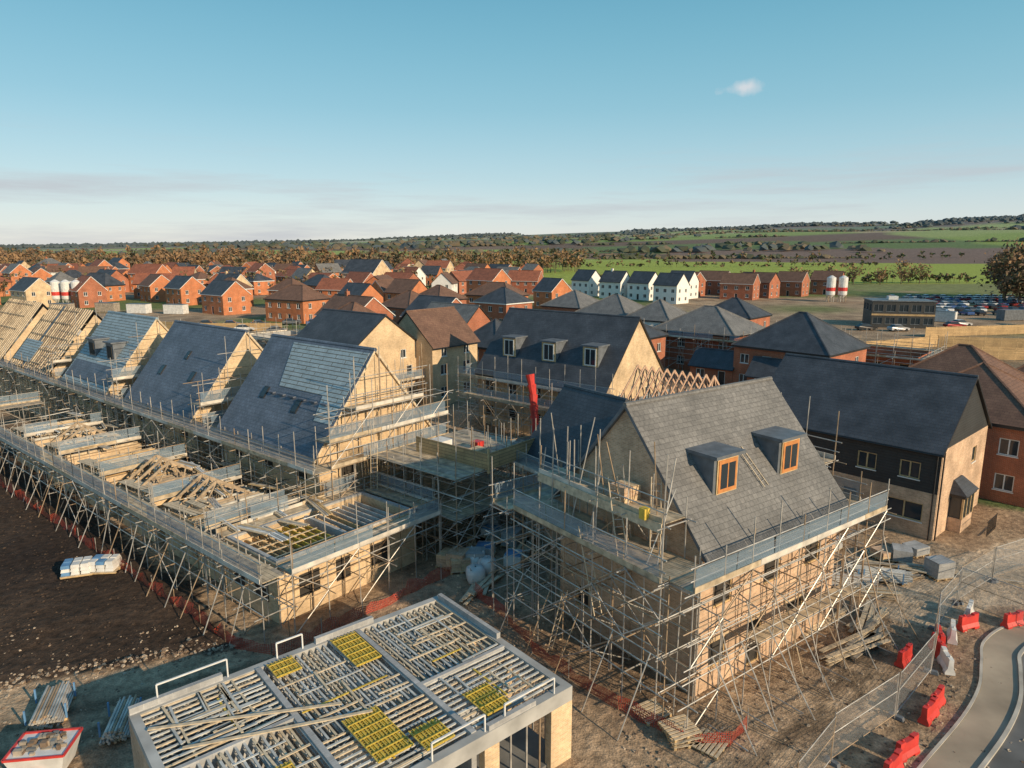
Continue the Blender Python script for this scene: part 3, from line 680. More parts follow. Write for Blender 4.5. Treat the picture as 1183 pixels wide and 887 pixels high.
# ================================================================ objects
def silo(x,y,h=8,r=1.4):
    mb=MB(); 
    for a in range(4):
        c_=math.cos(a*1.57+.78)*r*.85;s_=math.sin(a*1.57+.78)*r*.85; mb.tube((c_,s_,0),(c_,s_,2.4),.12,'steel',6)
    mb.tube((0,0,1.2),(0,0,2.4),.3,'plastic_white',14,r); mb.tube((0,0,2.4),(0,0,h*.45),r,'plastic_white',16); mb.tube((0,0,h*.45),(0,0,h*.6),r*1.003,'plastic_red',16); mb.tube((0,0,h*.6),(0,0,h),r,'plastic_white',16); mb.tube((0,0,h),(0,0,h+.7),r,'plastic_white',16,.3)
    mb.obj('cement_silo',None,T(x,y))
for k in range(4): silo(-140+k*3.6,214-k*.6,7.5)
for k in range(2): silo(106+k*4,232)
def carmesh():
    me={}
    for c in range(6):
        mb=MB(); p='paint%d'%c
        prof=[(-2.15,.35),(2.15,.35),(2.15,.65),(1.9,.8),(.95,.95),(-1.9,1.0),(-2.15,.85)]
        def ext(pr,w0,w1,mat):
            n=len(pr); A_=[(x,-w0 if z<1 else -w1,z) for x,z in pr];B_=[(x,w0 if z<1 else w1,z) for x,z in pr]
            mb.face(A_,mat);mb.face(B_[::-1],mat)
            for i in range(n): j=(i+1)%n; mb.face([A_[j],A_[i],B_[i],B_[j]],mat)
        ext(prof,.88,.84,p)
        mb.hexa([(-1.75,-.8,.99),(.95,-.8,.93),(.95,.8,.93),(-1.75,.8,.99)],[(-1.3,-.62,1.42),(.2,-.62,1.45),(.2,.62,1.45),(-1.3,.62,1.42)],'glass')
        mb.hexa([(-1.3,-.62,1.425),(.2,-.62,1.455),(.2,.62,1.455),(-1.3,.62,1.425)],[(-1.2,-.55,1.48),(.1,-.55,1.5),(.1,.55,1.5),(-1.2,.55,1.48)],p)
        for x in(-1.35,1.35):
            for y_ in(-.9,.7): mb.tube((x,y_,.33),(x,y_+.2,.33),.33,'tyre',12)
        mb.box(2.151,-.75,.6,2.17,-.45,.72,'white_trim'); mb.box(2.151,.45,.6,2.17,.75,.72,'white_trim')
        o=mb.obj('parked_car'); me[c]=o.data; bpy.data.objects.remove(o)
    return me
CM=carmesh()
def car(x,y,a):
    o=bpy.data.objects.new('parked_car',CM[R.randrange(6)]); S.collection.objects.link(o); o.matrix_world=F(x,y,a,.02)
for r_ in range(7):
    for k in range(15):
        if R.random()<.85: car(110+k*3.0+r_*4,186+r_*10+R.uniform(-.3,.3),88)
for k in range(12): car(-70+k*6,158+k*1.5+R.uniform(-3,3),20)
for (x,y,a) in ((-58,150,10),(-50,147,12),(8,118,40),(15,112,40),(20,160,-30),(36,140,60),(60,150,10),(66,152,20),(38,115,30),(78,152,5),(84,150,8),(100,156,0),(104,160,3)): car(x,y,a)
mb=MB(); wb=MB()
op=rowops(13,5,.8,2.3,1.9,'b')+rowops(13,5,3.6,5.2,1.9,'b')
c=[(0,0),(13,0),(13,8),(0,8)]
for i in range(4): wall(mb,wb,c[i],c[(i+1)%4],0,5.9,op if i%2==0 else rowops(8,3,3.6,5.2,1.6,'b'),'cladding',trim='lead',sill='lead')
mb.box(-.2,-.2,5.9,13.2,8.2,6.1,'lead'); mb.box(4,3,6.11,6,5,6.9,'plastic_white'); mb.box(-.02,-.04,2.7,13,-.004,3.1,'timber_clad')
e=empty('office_building',F(82,158,-14)); mb.obj('walls',e);wb.obj('windows',e)
def container(x,y,a,m,l=6,w=2.4,h=2.6,n='shipping_container'):
    mb=MB(); mb.box(0,0,.1,l,w,h,m)
    k=int(l/.4)
    for i in range(k): 
        mb.box(.1+i*.4,-.04,.2,.3+i*.4,-.003,h-.1,m); mb.box(.1+i*.4,w+.003,.2,.3+i*.4,w+.04,h-.1,m)
    mb.box(-.03,-.06,h+.002,l+.03,w+.06,h+.08,'lead'); mb.box(l+.004,.1,.2,l+.05,w/2-.03,h-.1,m); mb.box(l+.004,w/2+.03,.2,l+.05,w-.1,h-.1,m)
    mb.obj(n,None,F(x,y,a))
for i in range(20):
    container(R.uniform(100,165),R.uniform(125,180),R.choice([0,10,-42,80]),R.choice(['plastic_white','plastic_blue','plastic_green','lead','timber_new','board2','lead']))
for i in range(6): container(-150+i*11,190+R.uniform(-6,6),-10,R.choice(['plastic_white','lead','plastic_white','board2']),n='site_cabin')
def fence(name,pts,h,mat,post='timber_new',sp=2.4,thick=.04):
    mb=MB()
    for a,b_ in zip(pts[:-1],pts[1:]):
        a=Vector((*a,0));b_=Vector((*b_,0)); ln=(b_-a).length;n=max(1,int(ln/sp)); d=(b_-a).normalized(); s_=Vector((d.y,-d.x,0))*thick
        for i in range(n+1): p=a.lerp(b_,i/n); mb.beam(p,p+Z*(h+.1),.09,.09,post)
        for i in range(n):
            p=a.lerp(b_,i/n)+d*.05;q=a.lerp(b_,(i+1)/n)-d*.05; mb.face([p+s_+Z*.05,q+s_+Z*.05,q+s_+Z*h,p+s_+Z*h],mat)
            mb.beam(p+s_*1.6+Z*h*.8,q+s_*1.6+Z*h*.8,.03,.08,post)
    return mb.obj(name)
fence('timber_fence',[(60,118),(78,126),(100,120),(118,128)],2,'timber_clad')
fence('timber_fence',[(74,112),(96,108)],2,'timber_clad'); fence('timber_fence',[(84,140),(130,150)],2,'timber_clad')
fence('timber_fence',[(-95,160),(-70,150),(-50,150)],1.8,'timber_clad'); fence('timber_fence',[(-40,108),(-34,114),(-24,108)],1.8,'timber_clad')
fence('timber_fence',[(20,118),(34,112),(46,118)],1.8,'timber_clad'); fence('timber_fence',[(-10,140),(6,128),(12,122)],1.8,'timber_clad')
def heras(pts):
    mb=MB(); 
    for a,b_ in zip(pts[:-1],pts[1:]):
        a=Vector((*a,0));b_=Vector((*b_,0)); n=max(1,round((b_-a).length/3.4))
        for i in range(n):
            p=a.lerp(b_,i/n);q=a.lerp(b_,(i+1)/n); d=(q-p).normalized(); p=p+d*.06;q=q-d*.06; s_=Vector((d.y,-d.x,0))
            tilt=s_*R.uniform(-.08,.08)
            for u in (p,q): mb.tube(u+Z*.05,u+Z*2+tilt,.022,'steel',6)
            for z in(.2,1.2,1.95): mb.tube(p+Z*z+tilt*z/2,q+Z*z+tilt*z/2,.018,'steel',5)
            mb.face([p+Z*.2,q+Z*.2,q+Z*1.95+tilt,p+Z*1.95+tilt],'heras')
            mb.hexa([(p+s_*x_+d*y_)[:] for x_,y_ in((-.3,-.1),(.3,-.1),(.3,.12),(-.3,.12))],[(p+s_*x_+d*y_+Z*.13)[:] for x_,y_ in((-.25,-.08),(.25,-.08),(.25,.1),(-.25,.1))],'lead')
    mb.obj('mesh_fence')
heras([(9.0,19.2),(11.3,21.5),(14.9,23.9),(18.0,26.8),(20.2,30.2),(22.9,32.8),(26.3,35.2),(30,37)])
heras([(22.9,32.8),(24.6,30.2)]); heras([(26.3,35.2),(31,33.4),(36,34.5)])
def barrier(x,y,a,m):
    mb=MB(); 
    pr=[(-.2,0),(.2,0),(.2,.12),(.11,.3),(.09,.72),(-.09,.72),(-.11,.3),(-.2,.12)]
    def seg(x0,x1,pr):
        A_=[(x0,p[0],p[1]) for p in pr];B_=[(x1,p[0],p[1]) for p in pr]; n=len(pr)
        mb.face(A_[::-1],m);mb.face(B_,m)
        for i in range(n): j=(i+1)%n; mb.face([A_[i],A_[j],B_[j],B_[i]],m)
    seg(-.55,-.25,pr);seg(.25,.55,pr); seg(-.249,.249,[(-.2,.1),(.2,.1),(.2,.14),(.11,.3),(.09,.66),(-.09,.66),(-.11,.3),(-.2,.14)])
    mb.tube((.6,0,.05),(.6,0,.7),.05,m,8); mb.tube((-.3,0,.72),(-.3,0,.78),.05,m,8)
    o=mb.obj('road_barrier',None,F(x,y,a)); bv=o.modifiers.new('b','BEVEL'); bv.width=.02; bv.segments=2; bv.limit_method='ANGLE'
for (x,y,a,m) in ((17.3,27.6,40,'plastic_red'),(20.6,29.5,60,'plastic_white'),(21.9,30.4,20,'plastic_red'),(22.6,31.4,50,'plastic_white'),(18.9,27.2,75,'plastic_white'),(19.2,28.3,80,'plastic_red'),(16.2,23.9,40,'plastic_red'),(16.9,24.6,42,'plastic_red'),(14.2,21.9,30,'plastic_red'),(13.2,21.0,40,'plastic_red'),(24.2,30.6,20,'plastic_red'),(19.7,29.0,70,'plastic_red')): barrier(x,y,a,m)
def pallet(x,y,a,z=0,load=None):
    mb=MB()
    for i in range(7): mb.box(0,i*.165,.12,1.2,i*.165+.11,.142,'timber_pale')
    for xx in(0,.55,1.1): 
        mb.box(xx,0,.1,xx+.1,1.1,.119,'timber_new')
        for yy in(0,.5,1.0): mb.box(xx,yy,.02,xx+.1,yy+.1,.099,'timber_new')
    if load=='brick':
        n_=R.randint(2,4)
        for k in range(n_):
            for j in range(2): mb.box(.05+j*.56,.05,.145+k*.225,.59+j*.56,1.05,.36+k*.225,R.choice(['buff','buff2']))
    if load=='wrap': mb.box(.05,.05,.145,1.15,1.05,.75,'plastic_white'); mb.box(.15,.1,.752,.8,1.0,.86,'plastic_blue')
    if load=='block':
        for k in range(R.randint(2,4)): mb.box(.05,.05,.145+k*.22,1.15,1.05,.36+k*.22,'block')
    mb.obj({None:'wooden_pallet','brick':'brick_pallet','wrap':'wrapped_pallet','block':'block_pallet'}[load],None,F(x,y,a,z))
for i in range(3): pallet(5.9,22.1,12+i*5,.16*i)
pallet(5.2,23.4,30); pallet(7.3,21.6,50)
def bags(x,y,a):
    mb=MB()
    for k in range(3):
        for j in range(3):
            x0=-.7+j*.48+R.uniform(-.03,.03);z=.14+k*.2
            for q in range(2):
                y0=-.55+q*.56; w_=R.uniform(.02,.06)
                mb.hexa([(x0,y0,z),(x0+.44,y0,z),(x0+.44,y0+.52,z),(x0,y0+.52,z)],[(x0+w_,y0+w_,z+.18),(x0+.44-w_,y0+w_,z+.18),(x0+.44-w_,y0+.52-w_,z+.18),(x0+w_,y0+.52-w_,z+.18)],R.choice(['plastic_white','plastic_white','plastic_blue']))
    for i in range(6): mb.box(-.75,-.6+i*.2,.09,.8,-.48+i*.2,.12,'timber_pale')
    for yy in(-.55,-.05,.45): mb.box(-.75,yy,.0,.8,yy+.09,.088,'timber_new')
    mb.obj('cement_bag_pallet',None,F(x,y,a,.08))
bags(-24.3,36.0,20); bags(-23.0,36.4,5)
for i in range(12): pallet(R.uniform(14.5,24),R.uniform(34.5,39),R.uniform(0,90),0,R.choice(['brick','block','block',None,None,'wrap']))
for i in range(20): pallet(R.uniform(-3.5,1.8),R.uniform(35,50),R.uniform(0,90),0,R.choice(['brick','brick','block','wrap']))
for i in range(30): pallet(R.uniform(8,28),R.uniform(56,84),R.uniform(0,90),0,R.choice(['brick','brick','block','wrap']))
for i in range(50): pallet(R.uniform(-85,-30),R.uniform(85,140),R.uniform(0,90),0,R.choice(['brick','brick','block','wrap']))
def pipes(x,y,a,n=7,l=3.2,m='steel',r=.05,name='scaffold_tube_stack'):
    mb=MB()
    for k in range(5):
        for i in range(n*2-k): mb.tube((R.uniform(-.15,.15),(i+k*.5)*r*2.05,.1+r+k*r*1.75),(l+R.uniform(-.15,.15),(i+k*.5)*r*2.05,.1+r+k*r*1.75),r,m,8)
    for xx in(.4,l-.4): mb.box(xx,-.1,0,xx+.1,n*2*r*2.1,.1,'timber_new'); mb.box(xx,-.12,.1,xx+.06,-.06,.7,'plastic_blue'); mb.box(xx,n*2*r*2.06,.1,xx+.06,n*2*r*2.06+.06,.7,'plastic_blue')
    mb.obj(name,None,F(x,y,a))
pipes(-17.2,23.4,110,6,2.2); pipes(-14.2,22.6,105,5,2.0)
mb=MB(); mb.hexa([(-.7,-.5,.1),(.7,-.5,.1),(.7,.5,.1),(-.7,.5,.1)],[(-.95,-.7,1.0),(.95,-.7,1.0),(.95,.7,1.0),(-.95,.7,1.0)],'plastic_white')
for i in range(4):
    a=[(-.95,-.7),(.95,-.7),(.95,.7),(-.95,.7)]; mb.beam((*a[i],1.02),(*a[(i+1)%4],1.02),.07,.07,'plastic_red')
mb.box(-.7,-.72,.45,-.3,-.6,.5,'plastic_red');mb.box(-.2,-.72,.45,.2,-.6,.5,'plastic_red')
for i in range(40): 
    x=R.uniform(-.8,.6);y=R.uniform(-.55,.45); mb.box(x,y,.96,x+R.uniform(.08,.3),y+R.uniform(.06,.2),1.0+R.random()*.2,R.choice(['rock','slab','rock_dark','board2']))
mb.obj('waste_skip',None,F(-16.3,21.2,8))
def bag(x,y,m='plastic_white',s=.9):
    mb=MB(); n=10; rings=[(.0,.42),(.1,.5),(.5,.55),(.8,.48),(.88,.3),(.92,.05)]
    V=[];Fc=[]
    for z,r in rings:
        for k in range(n):
            a=6.283*k/n; q=1/max(abs(math.cos(a)),abs(math.sin(a)))**.6; V.append((r*q*math.cos(a)*R.uniform(.92,1.08),r*q*math.sin(a)*R.uniform(.92,1.08),z*R.uniform(.92,1.05)))
    for j in range(len(rings)-1):
        for k in range(n): Fc.append((j*n+k,j*n+(k+1)%n,(j+1)*n+(k+1)%n,(j+1)*n+k))
    mb.raw(V,Fc,m); mb.tube((.3,.3,.8),(.4,.4,1.1),.04,m);mb.tube((-.3,-.3,.8),(-.4,-.35,1.05),.04,m)
    mb.obj('bulk_bag',None,F(x,y,R.uniform(0,90))@Matrix.Scale(s,4),smooth=True)
for (x,y) in ((-2.2,36.8),(-1.4,36.2),(-2.0,35.2),(8,34),(-.5,44)): bag(x,y,'plastic_white',1.0)
for i in range(12): bag(R.uniform(10,26),R.uniform(58,84),R.choice(['plastic_white','plastic_white','plastic_blue']))
def timbers(x,y,a,n=8,l=3.6,m='timber_pale',z=0):
    mb=MB()
    for k in range(n): mb.beam((R.uniform(-.3,.3),R.uniform(-.5,.5),.06+k*.05),(l+R.uniform(-.3,.3),R.uniform(-.5,.5),.06+k*.05),.2,.045,R.choice([m,'board','board2']))
    mb.obj('timber_stack',None,F(x,y,a,z))
for (x,y,a) in ((-2.6,32.6,70),(-2.0,33.4,60),(14.0,27.5,30),(15.0,28.2,40),(13.5,30.0,36),(18.8,35.8,10),(19.5,37,-20),(-31,49,35),(-33.5,51,30),(-36,53,55),(3.5,48,20),(2,53,80),(4,56,40),(16.2,29.9,44),(-35,50,48),(-38,58,60),(17.5,33.8,-10),(21.5,36,0),(-1.5,40,20),(.5,38.4,70),(20.2,34.9,15),(22.4,37.2,-30)): timbers(x,y,a,R.randint(4,9),R.uniform(2.4,3.8))
pipes(16.5,34.6,-10,5,3,'steel',.05); pipes(18.6,35.4,-16,4,3,'joist_grey',.06,'drain_pipe_stack')
def net(pts,h=.8,mat='net_red'):
    mb=MB(); q=[]
    for a,b_ in zip(pts[:-1],pts[1:]):
        n=max(1,int(math.dist(a,b_)/.5))
        for i in range(n): q.append((a[0]+(b_[0]-a[0])*i/n,a[1]+(b_[1]-a[1])*i/n))
    q.append(pts[-1])
    prev=None
    for i,(x,y) in enumerate(q):
        x+=R.uniform(-.09,.09);y+=R.uniform(-.09,.09); z=max(.15,h*(.45+.55*abs(math.cos(i*.5+noise.noise((i*.13,0,0))*3)))+R.uniform(-.15,.08))
        cur=(Vector((x,y,.0)),Vector((x+R.uniform(-.2,.2),y+R.uniform(-.2,.2),z)))
        if prev: mb.face([prev[0],cur[0],cur[1],prev[1]],mat)
        if i%5==0: mb.tube((x,y,0),(x,y,h+.15),.02,'steel')
        prev=cur
    mb.obj('safety_netting')
net([(-2,33.6),(-.3,31.2),(1.0,28.4),(3.4,25.2),(6.3,22.5),(8.0,22.3),(8.9,23.3)])
w2=lambda x,y:(MBR@Vector((x,y,0)))[:2]
net([w2(-44,-9.6),w2(-20,-9.7),w2(7.0,-9.6),w2(9.0,-8.6),w2(9.4,3.0)])
def rocks(name,n,fn,mat,s0,s1):
    mb=MB()
    for i in range(n):
        x,y=fn(); s=s0+(s1-s0)*R.random()**2; a=R.random()*6.28
        V=[]
        for (dx,dy,dz) in ((-1,-.7,-.3),(1,-.8,-.3),(.9,.8,-.3),(-.8,.9,-.3),(-.6,-.5,.6),(.6,-.4,.8),(.5,.6,.5),(-.5,.5,.7)):
            dx*=R.uniform(.7,1.2);dy*=R.uniform(.7,1.2); V.append((x+s*(dx*math.cos(a)-dy*math.sin(a)),y+s*(dx*math.sin(a)+dy*math.cos(a)),gz(x,y)+s*dz*R.uniform(.6,1)))
        mb.raw(V,[(0,3,2,1),(4,5,6,7),(0,1,5,4),(1,2,6,5),(2,3,7,6),(3,0,4,7)],R.choice(mat))
    mb.obj(name)
def smooth(a,b_,x):
    t=max(0,min(1,(x-a)/(b_-a))); return t*t*(3-2*t)
def inpoly(x,y,p):
    c_=False;j=len(p)-1
    for i in range(len(p)):
        if (p[i][1]>y)!=(p[j][1]>y) and x<(p[j][0]-p[i][0])*(y-p[i][1])/(p[j][1]-p[i][1])+p[i][0]: c_=not c_
        j=i
    return c_
SOIL=[(-95,75),(-44.4,60),(-38.8,55.6),(-17.5,34.6),(-13.2,30.5),(-12.0,29.0),(-16.9,27.2),(-22,25.6),(-60,14),(-110,20)]
PAVE=[(17.5,31.5),(20.5,35.5),(24,37.2),(31,40.5),(48,46),(52,36),(30,33.2),(24,32.4),(21.8,30.2)]
def hill(x,y):
    r=math.hypot(x,y)
    if r<900: return 0
    phi=math.atan2(x,y); g=max(0,min(1,(phi+.62)/1.2))
    n=noise.noise((x/1300,y/1300,.3))*.45+noise.noise((x/520,y/520,1.3))*.16
    return smooth(900,3400,r)*(14+105*g)*(.95+n)
def gz(x,y):
    r=math.hypot(x,y)
    if r>900: return hill(x,y)
    if r>140: return 0
    n=noise.noise((x*.35,y*.35,0))
    if inpoly(x,y,SOIL): return .06+.09*noise.noise((x*.9,y*.9,2))+.09*noise.noise((x*1.8,y*1.8,2))+.08*n
    if x>13 and y<33: return -.02
    return .03*n+.03*noise.noise((x*1.3,y*1.3,5))-.012
def axis(lo,hi,step,lim,g):
    a=[];v=lo
    while v<hi: a.append(v); v+=step
    s=step
    while v<lim: a.append(v); s*=g; v+=s
    a.append(lim)
    s=step*g; v=lo-s; pre=[]
    while v>-lim: pre.append(v); s*=g; v-=s
    pre.append(-lim)
    return pre[::-1]+a
xs=axis(-48,44,.5,6500,1.045); ys=axis(12,62,.4,6500,1.045)
verts=[];cols=[]
FC=[(.22,.29,.06),(.30,.36,.09),(.15,.095,.065),(.42,.34,.19),(.12,.17,.055),(.27,.32,.10),(.20,.13,.09)]
TR=[[(-24,21),(-10,28),(-4,32)],[(-24,19),(-9,26.5)],[(9,20),(14,25),(17.5,30),(20,34)],[(10,18),(16,24.5)],[(7,20.5),(12,24),(16,29)]]
def segd(x,y,a,b_):
    dx,dy=b_[0]-a[0],b_[1]-a[1]; t=max(0,min(1,((x-a[0])*dx+(y-a[1])*dy)/(dx*dx+dy*dy))); return math.hypot(x-a[0]-t*dx,y-a[1]-t*dy)
def colr(x,y):
    r=math.hypot(x,y)
    n=noise.noise((x*.12,y*.12,3)); n2=noise.noise((x*.5,y*.5,9))
    if r<330 and not (x>.42*y+30 and y>300):
        if inpoly(x+n2*.7,y+n2*.7,SOIL): return (.058+.022*n,.039+.014*n,.028+.008*n)
        if inpoly(x+n2*.4,y+n2*.4,PAVE): return (.46,.355,.25)
        k=.5+.55*n+.45*n2; k=max(0,min(1,k))
        a=(.20,.135,.09);b_=(.46,.335,.22)
        c_=[a[i]+(b_[i]-a[i])*k for i in range(3)]
        if y<36 and -26<x<22:
            d=min(segd(x+n2*.5,y+n2*.3,p,q) for l in TR for p,q in zip(l[:-1],l[1:]))
            if d<.35: c_=[v*.62 for v in c_]
            elif d<.6: c_=[v*1.2 for v in c_]
        if 26<x<60 and 36<y<60:
            g=smooth(0,.3,noise.noise((x*.2,y*.2,4))); t=(.10,.13,.05); c_=[c_[i]*(1-g)+t[i]*g for i in range(3)]
        if y>95:
            g=smooth(-.1,.25,noise.noise((x*.02,y*.02,4)))*smooth(95,150,y)
            t=(.14,.17,.06); c_=[c_[i]*(1-g)+t[i]*g for i in range(3)]
        return c_
    haze=smooth(600,4600,r)*.5  # distance haze painted into the far ground's vertex colours
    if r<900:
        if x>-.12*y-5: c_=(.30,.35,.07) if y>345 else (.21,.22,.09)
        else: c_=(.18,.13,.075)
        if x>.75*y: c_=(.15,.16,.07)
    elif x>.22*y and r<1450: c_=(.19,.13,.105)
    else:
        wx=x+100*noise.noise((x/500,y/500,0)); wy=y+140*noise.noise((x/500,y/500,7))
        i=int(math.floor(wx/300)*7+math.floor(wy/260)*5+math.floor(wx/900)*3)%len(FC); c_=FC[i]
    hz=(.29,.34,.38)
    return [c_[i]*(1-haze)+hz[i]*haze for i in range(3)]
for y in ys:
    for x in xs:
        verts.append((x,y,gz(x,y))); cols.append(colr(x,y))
nx=len(xs); faces=[(j*nx+i,j*nx+i+1,(j+1)*nx+i+1,(j+1)*nx+i) for j in range(len(ys)-1) for i in range(nx-1)]
me=bpy.data.meshes.new('ground'); me.from_pydata(verts,[],faces); me.polygons.foreach_set('use_smooth',[True]*len(faces))
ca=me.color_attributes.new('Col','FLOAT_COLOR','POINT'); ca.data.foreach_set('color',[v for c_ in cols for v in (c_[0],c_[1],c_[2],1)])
g=bpy.data.objects.new('ground',me); S.collection.objects.link(g)
m,nt,b=newmat('groundmat'); b.inputs['Roughness'].default_value=.95; b.inputs['Specular IOR Level'].default_value=.15
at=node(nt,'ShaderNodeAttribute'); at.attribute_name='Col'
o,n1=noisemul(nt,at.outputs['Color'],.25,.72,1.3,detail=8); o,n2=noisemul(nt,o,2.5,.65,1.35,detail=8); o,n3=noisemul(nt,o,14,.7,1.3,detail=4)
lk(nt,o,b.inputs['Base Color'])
bp=node(nt,'ShaderNodeBump'); bp.inputs['Strength'].default_value=.8; bp.inputs['Distance'].default_value=.15; lk(nt,n2.outputs['Fac'],bp.inputs['Height'])
bp2=node(nt,'ShaderNodeBump'); bp2.inputs['Strength'].default_value=.6; bp2.inputs['Distance'].default_value=.04; lk(nt,n3.outputs['Fac'],bp2.inputs['Height']); lk(nt,bp.outputs[0],bp2.inputs['Normal']); lk(nt,bp2.outputs[0],b.inputs['Normal'])
me.materials.append(m)
rocks('rubble',1800,lambda:(R.uniform(4,22),R.uniform(20,31)),['rock','rock_dark','rock_dark'],.02,.10)
rocks('rubble',700,lambda:(R.uniform(-24,-8),R.uniform(20,30.5)),['rock','rock_dark'],.02,.08)
rocks('rubble',900,lambda:(R.uniform(-6,4),R.uniform(28,48)),['rock','rock_dark','buff'],.03,.1)
def soilpt():
    while 1:
        x=R.uniform(-45,-12);y=R.uniform(22,58)
        if inpoly(x,y,SOIL): return x,y
rocks('soil_clods',3000,soilpt,['soil'],.02,.09)
rocks('rubble',60,soilpt,['rock'],.02,.06)
def edgept():
    t=R.random(); a=(-22,25.8);b_=(-12.5,29); return a[0]+(b_[0]-a[0])*t+R.gauss(0,.35),a[1]+(b_[1]-a[1])*t+R.gauss(0,.35)
rocks('rubble',450,edgept,['rock','rock_dark'],.03,.12)
# ---- road, kerb
kp=[(8,15.5),(11.3,18.6),(14.6,21.4),(17.6,23.9),(19.5,25.8),(20.8,27.6),(22.0,29.2),(24.2,30.6),(27.5,31.3),(33,31.9),(48,33)]
def sm(pts,n=6):
    out=[]
    for i in range(len(pts)-1):
        p0=Vector(pts[max(0,i-1)]);p1=Vector(pts[i]);p2=Vector(pts[i+1]);p3=Vector(pts[min(len(pts)-1,i+2)])
        for k in range(n):
            t=k/n; out.append(.5*((2*p1)+(p2-p0)*t+(2*p0-5*p1+4*p2-p3)*t*t+(3*p1-p0-3*p2+p3)*t**3))
    out.append(Vector(pts[-1])); return out
kl=sm(kp)
mb=MB(); kb=MB(); pv=MB()
nr=[]
for i,p in enumerate(kl):
    d=(kl[min(i+1,len(kl)-1)]-kl[max(i-1,0)]).normalized(); nr.append(Vector((d.y,-d.x)))
for i in range(len(kl)-1):
    a,b_=kl[i],kl[i+1]; na,nb_=nr[i],nr[i+1]
    q=lambda p,n_,o,z:(p.x+n_.x*o,p.y+n_.y*o,z)
    pv.face([q(a,na,1.25,.03),q(b_,nb_,1.25,.03),q(b_,nb_,0,.03),q(a,na,0,.03)],'pavement')
    kb.hexa([q(a,na,1.26,-.05),q(b_,nb_,1.26,-.05),q(b_,nb_,1.4,-.05),q(a,na,1.4,-.05)][::-1],[q(a,na,1.26,.11),q(b_,nb_,1.26,.11),q(b_,nb_,1.4,.11),q(a,na,1.4,.11)][::-1],'kerb')
    kb.hexa([q(a,na,-.12,-.05),q(b_,nb_,-.12,-.05),q(b_,nb_,-.01,-.05),q(a,na,-.01,-.05)][::-1],[q(a,na,-.12,.07),q(b_,nb_,-.12,.07),q(b_,nb_,-.01,.07),q(a,na,-.01,.07)][::-1],'kerb')
rd=[(p.x+n_.x*1.4,p.y+n_.y*1.4) for p,n_ in zip(kl,nr)]
for i in range(len(rd)-1):
    mb.face([(rd[i][0],rd[i][1],.012),(rd[i][0]+30*.64,rd[i][1]-30*.77,.012),(rd[i+1][0]+30*.64,rd[i+1][1]-30*.77,.012),(rd[i+1][0],rd[i+1][1],.012)],'asphalt')
mb.obj('road');kb.obj('kerb');pv.obj('pavement')
rocks('rubble',260,lambda:(lambda i,o:(kl[i].x+nr[i].x*o,kl[i].y+nr[i].y*o))(R.randrange(8,48),R.uniform(1.5,2.2)),['rock','rock_dark'],.015,.05)
mb=MB()
hp=sm([(-150,150),(-110,140),(-75,128),(-45,112),(-20,98),(0,84),(12,72),(18,60),(20,52)])
for i in range(len(hp)-1):
    a,b_=hp[i],hp[i+1]; d=(b_-a).normalized(); n_=Vector((d.y,-d.x))*3.2
    mb.face([(*(a+n_),.05),(*(b_+n_),.05),(*(b_-n_),.05),(*(a-n_),.05)],'pavement')
mb.obj('site_road')
# ================================================================ trees
def tree(mb,x,y,z,h,sp,n,mats,leaf,bark='bark',sticks=14):
    mb.tube((x,y,z-.3),(x,y,z+h*.45),h*.022,bark,5,h*.013)
    for i in range(sticks):
        a=R.random()*6.28; z0=z+h*R.uniform(.18,.5); e=R.uniform(.25,.5); 
        p=Vector((x,y,z0)); q=Vector((x+math.cos(a)*sp*e*1.6,y+math.sin(a)*sp*e*1.6,z0+h*R.uniform(.2,.48))); mb.tube(p,q,h*.008,bark,3,h*.002)
    cl=[(R.gauss(0,.42),R.gauss(0,.42),R.uniform(.35,.95)) for _ in range(max(4,n//14))]
    for i in range(n):
        c_=R.choice(cl); m=R.choice(mats)
        px=x+sp*(c_[0]*(1.2-c_[2]*.6)+R.gauss(0,.17)); py=y+sp*(c_[1]*(1.2-c_[2]*.6)+R.gauss(0,.17)); pz=z+h*(c_[2]+R.gauss(0,.07)); s=leaf*R.uniform(.5,1.4)
        d=Vector((R.gauss(0,1),R.gauss(0,1),R.gauss(0,1))).normalized(); e=d.cross(Vector((R.gauss(0,1),R.gauss(0,1),R.gauss(0,1)))).normalized()
        p=Vector((px,py,pz)); mb.raw([(p-d*s)[:],(p+e*s*.6)[:],(p+d*s)[:],(p-e*s*.5)[:]],[(0,1,2,3)],m)
mb=MB()
for i in range(420):
    u=-.80+i/420*.90; y=R.uniform(480,720); x=u*y
    tree(mb,x,y,0,R.uniform(9,18),R.uniform(5,9),64,R.choice([['twig_a','twig_b','twig_a','far_wood_b'],['twig_b','twig_b','twig_a'],['twig_c','far_wood_a','twig_a'],['twig_a','twig_b']]),1.3,sticks=3)
mb.obj('distant_trees')
mb=MB()
for i in range(130):
    y=R.uniform(250,420); x=R.uniform(-.85,-.1)*y
    tree(mb,x,y,0,R.uniform(6,10),R.uniform(3,4.5),40,['twig_a','twig_b','twig_c'],.7,sticks=4)
for i in range(90):
    y=R.uniform(900,980); x=-120+i*13+R.uniform(-6,6); tree(mb,x,y,gz(x,y),R.uniform(4,12),6,26,['twig_c','twig_a','leaf_green'],1.8,sticks=2)
for i in range(60):
    y=640+R.uniform(-8,8); x=40+i*5+R.uniform(-3,3); tree(mb,x,y,0,R.uniform(2,7),4,18,['twig_c','twig_a','leaf_green'],1.2,sticks=1)
mb.obj('distant_trees')
mb=MB()
for i in range(110):
    x=R.uniform(40,240);y=330+x*.12+R.uniform(-4,4); tree(mb,x,y,0,R.uniform(3,6),2.5,26,['twig_c','leaf_green','twig_a'],.8,sticks=2)
mb.obj('hedge')
